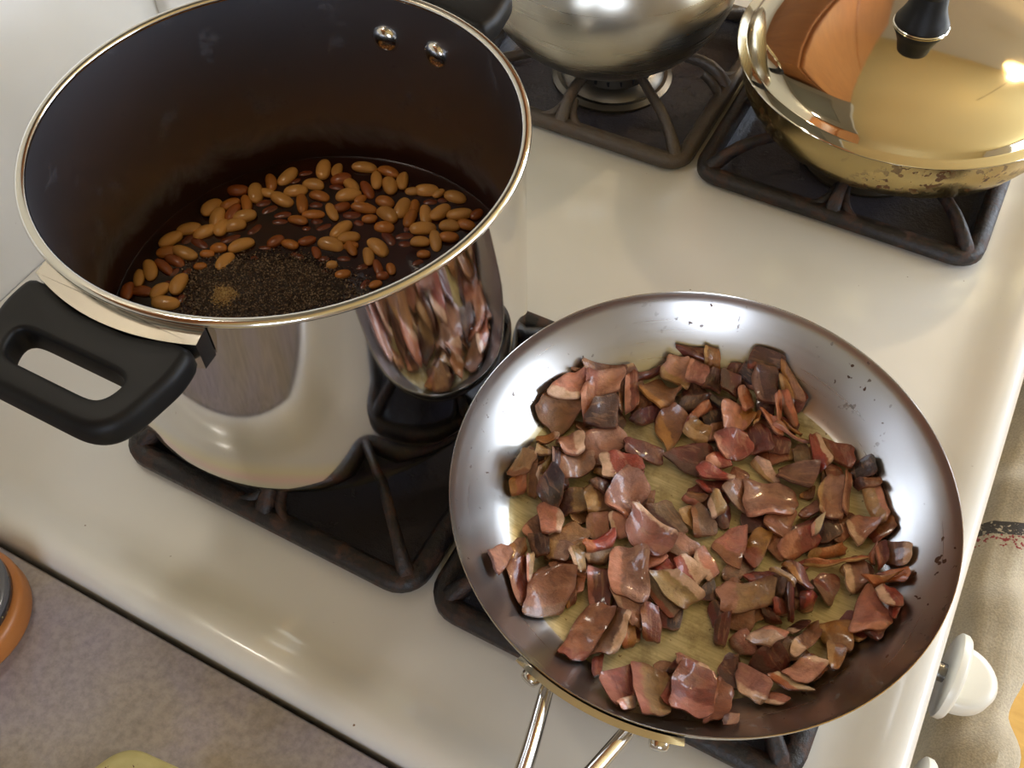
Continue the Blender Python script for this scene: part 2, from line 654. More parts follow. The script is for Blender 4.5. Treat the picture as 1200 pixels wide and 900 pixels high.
BC = []      # burner centres
for ix, (a, b) in enumerate(WELLS_X):
    for iy, (c, d) in enumerate(WELLS_Y):
        BC.append(((a + b) / 2, (c + d) / 2))
        loops = []
        for ins, z, r in ((-0.004, 0.0010, 0.014), (0.001, 0.0013, 0.012), (0.0035, -0.0015, 0.012), (0.006, -0.0085, 0.014), (0.012, -0.0112, 0.02), (0.05, -0.0125, 0.04)):
            loops.append([(x, y, z) for x, y in round_rect(a + ins, c + ins, b - ins, d - ins, r)])
        n = len(loops[0])
        v = [p for L in loops for p in L]
        f = [(k * n + i, k * n + (i + 1) % n, (k + 1) * n + (i + 1) % n, (k + 1) * n + i) for k in range(len(loops) - 1) for i in range(n)]
        f.append(tuple(range((len(loops) - 1) * n, len(loops) * n)))
        sp(MB().add(v, f), "drip_tray", M_TRAY, sharp=50)
        cx, cy = BC[-1]
        m = MB()
        m.lathe([(0.050, -0.0122), (0.050, -0.010), (0.046, -0.0075), (0.043, -0.0075), (0.041, -0.0045), (0.034, -0.001), (0.033, 0.006), (0.031, 0.007), (0.0, 0.007)], 48, c=(cx, cy, 0))
        bu = sp(m, "burner", M_ALU, sharp=30)
        m = MB()
        m.lathe([(0.0, 0.0142), (0.022, 0.014), (0.028, 0.0125), (0.0295, 0.0105), (0.0285, 0.0085), (0.0, 0.0075)], 40, c=(cx, cy, 0))
        m.build("burner_cap", M_CAP, bu, sharp=50)
        m = MB()
        for k in range(20):
            t = 2 * math.pi * k / 20
            px, py = cx + 0.0325 * math.cos(t), cy + 0.0325 * math.sin(t)
            m.box((px - 0.0012, py - 0.0012, 0.001), (px + 0.0012, py + 0.0012, 0.005))
        m.build("flame_port_ring", M_GAP, bu, smooth=False)

for ky in (0.118, 0.1955, 0.555, 0.632):
    kz = -0.045
    prof = [(0.0, 0.0), (0.0235, 0.0), (0.0252, 0.0012), (0.0252, 0.0045), (0.0238, 0.0062), (0.0205, 0.0072), (0.0, 0.0078)]
    m = MB().lathe(prof, 40)
    v = [(0.6405 + z, ky + y, kz + x) for x, y, z in m.v]
    k = sp(MB().add(v, m.f), "knob", M_KNOB, sharp=50)
    # fin-shaped grip: half disc seen from above, rounded edges
    v, f = [], []
    na, nb = 17, 10
    for i in range(na):
        a = math.pi * i / (na - 1)
        for j in range(nb):
            b = 2 * math.pi * j / nb
            rr = 1.0 - 0.10 * (1 - abs(math.cos(b)))
            yy = 0.0195 * math.cos(a) * rr
            xx = 0.0215 * math.sin(a) * (0.94 + 0.06 * math.cos(b))
            zz = 0.0075 * math.sin(b)
            cen = 0.55
            v.append((0.6465 + max(xx * (cen + (1 - cen) * abs(math.cos(b)) ** 0.3), 0), ky + yy, kz + zz))
    for i in range(na - 1):
        for j in range(nb):
            f.append((i * nb + j, i * nb + (j + 1) % nb, (i + 1) * nb + (j + 1) % nb, (i + 1) * nb + j))
    f.append(tuple(range(nb)))
    f.append(tuple(range((na - 1) * nb, na * nb)))
    g = MB()
    poly = [(0.6465, ky - 0.0195)] + [(0.6465 + 0.0215 * math.sin(math.pi * i / 20), ky - 0.0195 * math.cos(math.pi * i / 20)) for i in range(21)] + [(0.6465, ky + 0.0195)]
    poly = poly[1:-1]
    rings = []
    for ins, z in ((0.30, -0.0085), (0.08, -0.0075), (0.0, -0.0045), (0.0, 0.0045), (0.08, 0.0075), (0.30, 0.0085)):
        rings.append([(0.6465 + (x - 0.6465) * (1 - ins), ky + (y - ky) * (1 - ins), kz + z) for x, y in poly])
    n = len(poly)
    v = [p for L in rings for p in L]
    f = [(k2 * n + i, k2 * n + (i + 1) % n, (k2 + 1) * n + (i + 1) % n, (k2 + 1) * n + i) for k2 in range(5) for i in range(n)]
    f += [tuple(range(n)), tuple(range(5 * n, 6 * n))]
    g.add(v, f)
    g.build("grip", M_KNOB, k, sharp=50)
    m = MB().tube([(0.617, ky, kz), (0.641, ky, kz)], 0.0055, 12)
    m.build("stem", simple("knob_stem_metal", srgb(150, 150, 150), 0.3, 1.0), k)


# ------------------------------------------------------------------ burner grates
def grate(label, cx, cy, mat, hw=0.1045):
    g = thing("burner_grate", label, "grate", (cx, cy, 0.0014), group="cast grates over the four burners")
    ft = 0.0115           # height of the frame
    m = MB()
    path = [(x, y, ft / 2) for x, y in round_rect(-hw + 0.006, -hw + 0.006, hw - 0.006, hw - 0.006, 0.013, 6)]
    sweep(m, path, 0.0125, ft, 0.003, closed=True)
    m.build("frame", mat, g, sharp=50)
    top = 0.0286
    for k in range(8):
        a = math.radians(45 * k)
        diag = k % 2 == 1
        r0 = (hw - 0.008) * (1.36 if diag else 1.0)
        pts, wd, ht = [], [], []
        for s, z, h, w in ((0.0, 0.007, 0.011, 0.0115), (0.04, 0.011, 0.011, 0.010), (0.12, 0.017, 0.011, 0.008), (0.22, 0.0215, 0.011, 0.0072), (0.34, top - 0.0048, 0.0095, 0.007), (1.0, top - 0.004, 0.008, 0.0062)):
            r = r0 + (0.030 - r0) * s
            pts.append((r * math.cos(a), r * math.sin(a), z))
            wd.append(w if not diag else w * 0.9)
            ht.append(h)
        m = MB()
        sweep(m, pts, wd, ht, 0.0022)
        if not diag:
            # web flaring into the frame on both sides of the finger
            for sgn in (-1, 1):
                q = []
                for s in range(7):
                    t = s / 6
                    q.append((r0 + 0.002 - 0.020 * (1 - t) ** 2 * 1.0, sgn * (0.003 + 0.020 * t ** 1.6), 0.0065 + 0.009 * (1 - t) ** 2))
                q = [(x * math.cos(a) - y * math.sin(a), x * math.sin(a) + y * math.cos(a), z) for x, y, z in q]
                sweep(m, q, 0.006, 0.009, 0.002)
        m.build("finger", mat, g, sharp=50)
    return g


grate("grimy square iron grate under the tall pot", 0.2625, 0.1795, M_GRATE)
grate("grimy square iron grate under the bacon pan, beside the white front lip", 0.4763, 0.1795, M_GRATE)
grate("greyish-brown square iron grate under the rounded steel kettle", 0.2625, 0.5620, M_GRATE2)
grate("brown-stained square iron grate under the lidded pan", 0.4763, 0.5620, M_GRATE)

# ------------------------------------------------------------------ counters, cabinets, hood
ct = MB()
ct.bbox((-0.085, -1.3, -0.040), (0.620, -0.0030, 0.0), 0.004, 2)
ct.box((-0.085, -1.3, 0.0), (-0.066, -0.003, 0.10))
tag(ct.build("countertop", M_LAM), "mottled grey-beige laminate countertop left of the white stove", "countertop")
cb = thing("base_cabinet", "oak base cabinet carrying the mottled countertop beside the stove", "cabinet", (0.25, -0.65, FZ))
MB().box((-0.335, -0.645, 0.0), (0.33, 0.640, 0.8695)).build("body", M_CAB, cb, smooth=False)
for k in range(2):
    d = MB().bbox((0.331, -0.63 + 0.635 * k, 0.12), (0.35, -0.01 + 0.635 * k, 0.85), 0.004, 1).build("door", M_CAB, cb)
    MB().tube([(0.35, -0.32 + 0.635 * k, 0.74), (0.37, -0.32 + 0.635 * k, 0.74)], 0.012, 12).build("door_knob", M_CAP, d)
ct = MB()
ct.bbox((-0.085, SW + 0.003, -0.040), (0.620, 2.38, 0.0), 0.004, 2)
tag(ct.build("countertop", M_LAM), "laminate countertop on the far right side of the stove, outside the view", "countertop")
cb = thing("base_cabinet", "oak base cabinet on the far right side of the stove, outside the view", "cabinet", (0.25, 1.57, FZ))
MB().box((-0.335, -0.81, 0.0), (0.33, 0.80, 0.8695)).build("body", M_CAB, cb, smooth=False)
for k in range(2):
    d = MB().bbox((0.331, -0.8 + 0.8 * k, 0.12), (0.35, -0.01 + 0.8 * k, 0.85), 0.004, 1).build("door", M_CAB, cb)
    MB().tube([(0.35, -0.4 + 0.8 * k, 0.74), (0.37, -0.4 + 0.8 * k, 0.74)], 0.012, 12).build("door_knob", M_CAP, d)
for (ya, yb, za, lab) in ((-1.3, -0.02, 0.5, "oak wall cabinet mirrored above the counter left of the stove"), (0.77, 2.35, 0.5, "oak wall cabinet mirrored in the domed lid, right of the hood"), (0.0, SW, 0.86, "short oak wall cabinet above the range hood")):
    yc = (ya + yb) / 2
    hw = (yb - ya) / 2
    cb = thing("wall_cabinet", lab, "cabinet", (X0 + 0.001, yc, za))
    hgt = 1.32 - za
    MB().box((0, -hw, 0), (0.30, hw, hgt)).build("body", M_CAB, cb, smooth=False)
    for k in range(2):
        MB().bbox((0.3005, -hw + 0.01 + k * hw, 0.015), (0.318, k * hw - 0.01, hgt - 0.015), 0.004, 1).build("door", M_CAB, cb)
hood = thing("range_hood", "grey range hood with a lamp mirrored in the domed pan lid", "hood", (X0 + 0.001, SW / 2, 0.70))
m = MB()
m.prism([(0, 0), (0.44, 0), (0.44, 0.05), (0.30, 0.158), (0, 0.158)], -0.36, 0.36)
v = [(x, z, y) for x, y, z in m.v]
MB().add(v, m.f).build("canopy", simple("hood_grey_enamel", srgb(150, 148, 138), 0.35), hood, smooth=False)
MB().box((0.06, -0.10, -0.006), (0.36, 0.30, -0.0005)).build("filter", steel("filter_mesh_aluminium", srgb(140, 138, 128), 0.4), hood, smooth=False)
# the hood lamp: a small warm tungsten bulb behind its lens
t = NT("lit_lamp_lens")
t.color((1, 1, 1, 1))
t.b.inputs["Emission Color"].default_value = (1.0, 0.92, 0.80, 1)
t.b.inputs["Emission Strength"].default_value = 70.0
MB().bbox((0.07, -0.27, -0.012), (0.12, -0.21, -0.0005), 0.003, 1).build("lamp_lens", t.m, hood)

# ------------------------------------------------------------------ pendant lamp over the right-hand counter (seen in the lid)
pl = thing("pendant_lamp", "small pendant lamp mirrored as a bright spot in the domed lid", "lamp", (0.85, 1.75, 0.95))
MB().tube([(0, 0, 0.10), (0, 0, CZ - 0.95 - 0.001)], 0.003, 8).build("cord", M_CAP, pl)
MB().lathe([(0.012, 0.115), (0.03, 0.108), (0.07, 0.065), (0.10, 0.02), (0.105, 0.0), (0.103, 0.0), (0.098, 0.02), (0.068, 0.063), (0.029, 0.106), (0.012, 0.113)], 40, closed=True).build("shade", simple("cream_shade_enamel", srgb(230, 220, 190), 0.4), pl)
MB().lathe([(0.0, 0.02), (0.016, 0.023), (0.027, 0.035), (0.03, 0.048), (0.026, 0.064), (0.014, 0.082), (0.012, 0.105), (0.0, 0.105)], 24).build("bulb", M_BULB, pl)

# ------------------------------------------------------------------ stock pot
GZ = 0.0300                      # top of the grate fingers
POT = Vector((0.2314, 0.1996, GZ))
pot = thing("stock_pot", "tall polished steel pot of beans with black side handles", "pot", POT)
PR_, PH = 0.1245, 0.1565
wt = 0.0012
prof = [(0.0, 0.0), (0.110, 0.0), (0.1165, 0.0012), (0.1205, 0.0042), (0.1230, 0.0085), (0.1240, 0.014), (PR_, 0.022), (PR_, 0.06), (PR_, 0.10), (PR_, PH - 0.004), (PR_ + 0.0004, PH - 0.001)]
inner = [(PR_ - wt, PH - 0.001), (PR_ - wt, 0.10), (PR_ - wt, 0.06), (PR_ - wt, 0.022), (0.1215, 0.012), (0.115, 0.006), (0.0, 0.005)]
m = MB()
m.lathe(prof + inner, 128, mats=[0] * len(prof) + [1] * (len(inner) - 1))
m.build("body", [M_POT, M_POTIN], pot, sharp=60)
m = MB()
rr = []
for i in range(12):
    a = 2 * math.pi * i / 12
    rr.append((PR_ + 0.0003 + 0.0026 * math.cos(a), PH - 0.0002 + 0.0021 * math.sin(a)))
m.lathe(rr, 128, closed=True)
m.build("rim", M_RIM, pot, sharp=70)


def pot_handle(sgn):
    """black looped grip on a steel bracket; built toward -y, turned by sgn"""
    def tr(p):
        return (p[0] * sgn * -1, p[1] * sgn * -1, p[2]) if sgn > 0 else p
    zc = 0.1435
    outer = round_poly([(-0.0470, -0.1245), (-0.0160, -0.1332), (0.0160, -0.1332), (0.0470, -0.1245), (0.0488, -0.1420), (0.0415, -0.1805), (-0.0415, -0.1805), (-0.0488, -0.1420)], [0.005, 0.03, 0.03, 0.005, 0.012, 0.022, 0.022, 0.012])
    # the inner edge follows the pot
    outer = [(x, y if y < -0.128 else y - 0.0) for x, y in outer]
    hole = round_poly([(-0.0330, -0.1510), (0.0330, -0.1510), (0.0275, -0.1670), (-0.0275, -0.1670)], [0.008, 0.008, 0.009, 0.009])
    n = 128
    c = (0.0, -0.1590)
    O = ray_resample(outer, c, n)
    I = ray_resample(hole, c, n)
    hh = 0.0080

    def smooth_loop(Q, k):
        for _ in range(k):
            Q = [((a_[0] + 2 * b_[0] + c_[0]) / 4, (a_[1] + 2 * b_[1] + c_[1]) / 4) for a_, b_, c_ in zip(Q[-1:] + Q[:-1], Q, Q[1:] + Q[:1])]
        return Q

    def offset(Q, d):
        out_ = []
        for a_, b_, c_ in zip(Q[-2:] + Q[:-2], Q, Q[2:] + Q[:2]):
            tx, ty = c_[0] - a_[0], c_[1] - a_[1]
            L_ = math.hypot(tx, ty)
            out_.append((b_[0] - ty / L_ * d, b_[1] + tx / L_ * d))      # loops run counter-clockwise: +d is inward
        return smooth_loop(out_, 1)

    O = smooth_loop(O, 2)
    I = smooth_loop(I, 2)
    R1, R2 = 0.0050, 0.0026
    sec_ = []
    for k in range(6):
        t_ = math.radians(18 * k)
        sec_.append((O, R1 * (1 - math.cos(t_)), hh - R1 + R1 * math.sin(t_)))
    for k in range(5):
        t_ = math.radians(90 - 22.5 * k)
        sec_.append((I, -R2 * (1 - math.cos(t_)), hh - R2 + R2 * math.sin(t_)))
    sec_ += [(q_, d_, -z_) for q_, d_, z_ in reversed(sec_)]
    vv, ff = [], []
    for q_, d_, z_ in sec_:
        vv += [(x, y, zc + z_ + 0.07 * (y + 0.13)) for x, y in (offset(q_, d_) if abs(d_) > 1e-9 else q_)]
    S_ = len(sec_)
    for k in range(S_):
        k2 = (k + 1) % S_
        for i in range(n):
            j = (i + 1) % n
            ff.append((k * n + i, k * n + j, k2 * n + j, k2 * n + i))
    h = MB().add([tr(p) for p in vv], ff).build("handle", M_BLACK, pot, sharp=75)
    # bracket
    poly = []
    for i in range(13):
        a = math.radians(-90 - 21.2 + 42.4 * i / 12)
        poly.append(((PR_ + 0.0006) * math.cos(a), (PR_ + 0.0006) * math.sin(a)))
    out = [(0.0452 - 0.0904 * i / 12, -0.1268 - 0.0008 * math.sin(math.pi * i / 12)) for i in range(13)]
    out = [(0.0460 - 0.0920 * i / 16, -0.1342 + 0.0092 * (abs(2 * i / 16 - 1)) ** 2) for i in range(17)]
    b = MB().prism([tr((x, y, 0))[:2] for x, y in poly + out], 0.1335, 0.1525)
    b.v = [(x, y, z - (0.0022 if z > 0.15 and math.hypot(x, y) > PR_ + 0.002 else 0.0)) for x, y, z in b.v]
    b.build("bracket", M_HANDLE, h, sharp=30)
    for xx in (-0.0175, 0.0175):
        a = -math.pi / 2 + xx / PR_
        m_ = MB()
        pr = [(0.0, 0.0044), (0.0040, 0.0039), (0.0068, 0.0026), (0.0083, 0.0009), (0.0084, -0.0003)]
        L = MB().lathe(pr, 20)
        vv = []
        for x, y, z in L.v:
            # axis z -> inward radial
            rad = PR_ - wt - z
            vv.append((rad * math.cos(a) - x * math.sin(a), rad * math.sin(a) + x * math.cos(a), 0.1275 + y))
        m_.add([tr(p) for p in vv], L.f)
        m_.build("rivet", M_RIM, pot, sharp=70)


pot_handle(-1)
pot_handle(1)

# ------------------------------------------------------------------ frying pan
PAN = Vector((0.4836, 0.1752, GZ))
pan = thing("frying_pan", "wide shallow steel frying pan full of chopped bacon", "pan", PAN)
inside = [(0.0, 0.004), (0.060, 0.004), (0.088, 0.004), (0.0915, 0.0045), (0.095, 0.0058), (0.098, 0.0074), (0.101, 0.0096), (0.107, 0.0154), (0.113, 0.0222), (0.119, 0.0303), (0.1245, 0.0386), (0.1266, 0.0430), (0.1270, 0.0453)]
outs = [(0.1273, 0.0457), (0.1276, 0.0452), (0.1275, 0.0435), (0.1262, 0.0382), (0.1208, 0.0292), (0.1148, 0.0208), (0.1086, 0.0138), (0.1025, 0.0076), (0.096, 0.0028), (0.088, 0.0), (0.0, 0.0)]
m = MB()
m.lathe(inside + outs, 144, mats=[2, 2, 2, 2, 2] + [0] * 7 + [1] * len(outs))
m.build("body", [M_PAN, M_PANOUT, M_PANFLOOR], pan, sharp=50)
# bracket strip hugging the wall, two screws, two rods that merge into the handle
m = MB()
v, f = [], []
nb = 24
for i in range(nb + 1):
    a = math.radians(-90 - 18.5 + 37 * i / nb)
    e = min(i, nb - i) / nb
    hw_ = 0.0055 * min(1.0, 0.45 + e * 6)
    for (dr, dz) in ((0.0002, -hw_), (0.0036, -hw_), (0.0036, hw_), (0.0002, hw_)):
        zz = 0.0378 + dz
        r = float(np.interp(zz, [0.0208, 0.0292, 0.0382, 0.0435], [0.1148, 0.1208, 0.1264, 0.1280])) + dr
        v.append((r * math.cos(a) + 0.001, r * math.sin(a), zz))
for i in range(nb):
    for k in range(4):
        f.append((i * 4 + k, i * 4 + (k + 1) % 4, (i + 1) * 4 + (k + 1) % 4, (i + 1) * 4 + k))
f += [(0, 1, 2, 3), tuple(range(nb * 4, nb * 4 + 4))]
br = MB().add(v, f).build("handle_bracket", M_HANDLE, pan, sharp=40)
for sx in (-0.0315, 0.0305):
    a = -math.pi / 2 + sx / 0.126
    d = Vector((math.cos(a), math.sin(a), -0.12)).normalized()
    p = Vector((0.1268 * math.cos(a) + 0.001, 0.1268 * math.sin(a), 0.0362))
    MB().tube([p, p + d * 0.0022, p + d * 0.0042, p + d * 0.0058, p + d * 0.0064], [0.0048, 0.0048, 0.0047, 0.0042, 0.003], 16).build("screw", M_HANDLE, br, sharp=60)
hd = None
for s in (-1, 1):
    xc = -0.0025
    P = [(xc + s * 0.0200, -0.1262, 0.0345), (xc + s * 0.0198, -0.1290, 0.0350), (xc + s * 0.0186, -0.134, 0.0362), (xc + s * 0.0160, -0.145, 0.0395), (xc + s * 0.0130, -0.158, 0.044), (xc + s * 0.0102, -0.172, 0.050), (xc + s * 0.0085, -0.190, 0.058), (xc + s * 0.0076, -0.220, 0.070), (xc + s * 0.0072, -0.270, 0.084), (xc + s * 0.0068, -0.315, 0.092)]
    m = MB().tube(P, [0.0034, 0.0034, 0.0035, 0.0036, 0.0038, 0.0040, 0.0042, 0.0044, 0.0044, 0.004], 14)
    m.build("handle_rod", M_HANDLE, pan, sharp=60)
m = MB()
m.bbox((-0.0145, -0.320, 0.080), (0.0095, -0.236, 0.0935), 0.0045, 3)
v = [(x, y, z - 0.020 * (y + 0.32) / 0.084 * 0.9) for x, y, z in m.v]
MB().add(v, m.f).build("handle_grip", M_HANDLE, pan)

# ------------------------------------------------------------------ kettle
KET = Vector((0.2590, 0.5530, GZ))
ket = thing("kettle", "rounded satin steel kettle on the back grate behind the pot", "kettle", KET, (0, 0, math.radians(190)))
kp = [(0.0, 0.0), (0.050, 0.0), (0.058, 0.002), (0.070, 0.009), (0.080, 0.018), (0.0885, 0.030), (0.0945, 0.046), (0.0965, 0.062), (0.0945, 0.080), (0.088, 0.098), (0.076, 0.112), (0.060, 0.121), (0.046, 0.124), (0.044, 0.126), (0.0, 0.126)]
MB().lathe(kp, 96).build("body", M_KETTLE, ket, sharp=50)
kl = MB().lathe([(0.0, 0.137), (0.02, 0.1355), (0.036, 0.131), (0.0435, 0.1275), (0.0435, 0.1262), (0.0, 0.1262)], 48).build("lid", M_KETTLE, ket, sharp=50)
MB().lathe([(0.0, 0.157), (0.008, 0.1555), (0.0115, 0.150), (0.009, 0.144), (0.006, 0.1375), (0.0, 0.1375)], 24).build("lid_knob", M_BLACK, kl)
MB().tube([(0.078, 0, 0.075), (0.095, 0, 0.088), (0.112, 0, 0.106), (0.126, 0, 0.124)], [0.020, 0.017, 0.013, 0.011], 20).build("spout", M_KETTLE, ket)
hp = [(0.072 * math.cos(a), 0, 0.112 + 0.105 * math.sin(a) ** 0.8) for a in [math.pi * i / 18 for i in range(19)]]
kh = MB().tube(hp, 0.0048, 10).build("handle", M_HANDLE, ket)
MB().tube(hp[5:14], [0.009, 0.0105, 0.011, 0.011, 0.011, 0.011, 0.011, 0.0105, 0.009], 14).build("grip", M_BLACK, kh)

# ------------------------------------------------------------------ covered pan
CV = Vector((0.4845, 0.5670, GZ))
cv = thing("covered_pan", "heat-stained steel pan under a mirror-bright domed lid", "pan", CV)
pp = [(0.0, 0.0), (0.088, 0.0), (0.098, 0.003), (0.1065, 0.010), (0.1120, 0.020), (0.1150, 0.032), (0.1165, 0.043), (0.1180, 0.0455), (0.1182, 0.0468), (0.1150, 0.0468), (0.113, 0.034), (0.108, 0.016), (0.097, 0.007), (0.0, 0.005)]
MB().lathe(pp, 112).build("body", M_STAIN, cv, sharp=50)
lp = [(0.1205, 0.0472), (0.1212, 0.0482), (0.1205, 0.0494), (0.1150, 0.0497), (0.1140, 0.0506), (0.1122, 0.0536), (0.1085, 0.0568), (0.103, 0.0597), (0.095, 0.0624), (0.085, 0.0648), (0.073, 0.0669), (0.058, 0.0687), (0.040, 0.0700), (0.020, 0.0708), (0.0, 0.0710)]
ld = MB().lathe(lp, 128).build("lid", M_LID, cv, sharp=60)
MB().lathe([(0.0, 0.0711), (0.0185, 0.0711), (0.0190, 0.0716), (0.0185, 0.0722), (0.0, 0.0722)], 32).build("knob_washer", M_RIM, ld)
kn = MB().lathe([(0.0, 0.0723), (0.0180, 0.0723), (0.0182, 0.0735), (0.0158, 0.078), (0.0130, 0.085), (0.0120, 0.091), (0.0112, 0.0945), (0.0085, 0.0965), (0.0, 0.0970)], 32).build("lid_knob", M_BLACK, ld)
m = MB()
v, f = [], []
d = Vector((0.2, 0.98, 0)).normalized()
MB().tube([Vector((d.x * r, d.y * r, z)) for r, z in ((0.1155, 0.040), (0.135, 0.043), (0.16, 0.052), (0.20, 0.062), (0.265, 0.066), (0.275, 0.066))], [0.007, 0.006, 0.0075, 0.010, 0.0105, 0.006], 14, flat=0.7).build("handle", M_BLACK, cv)

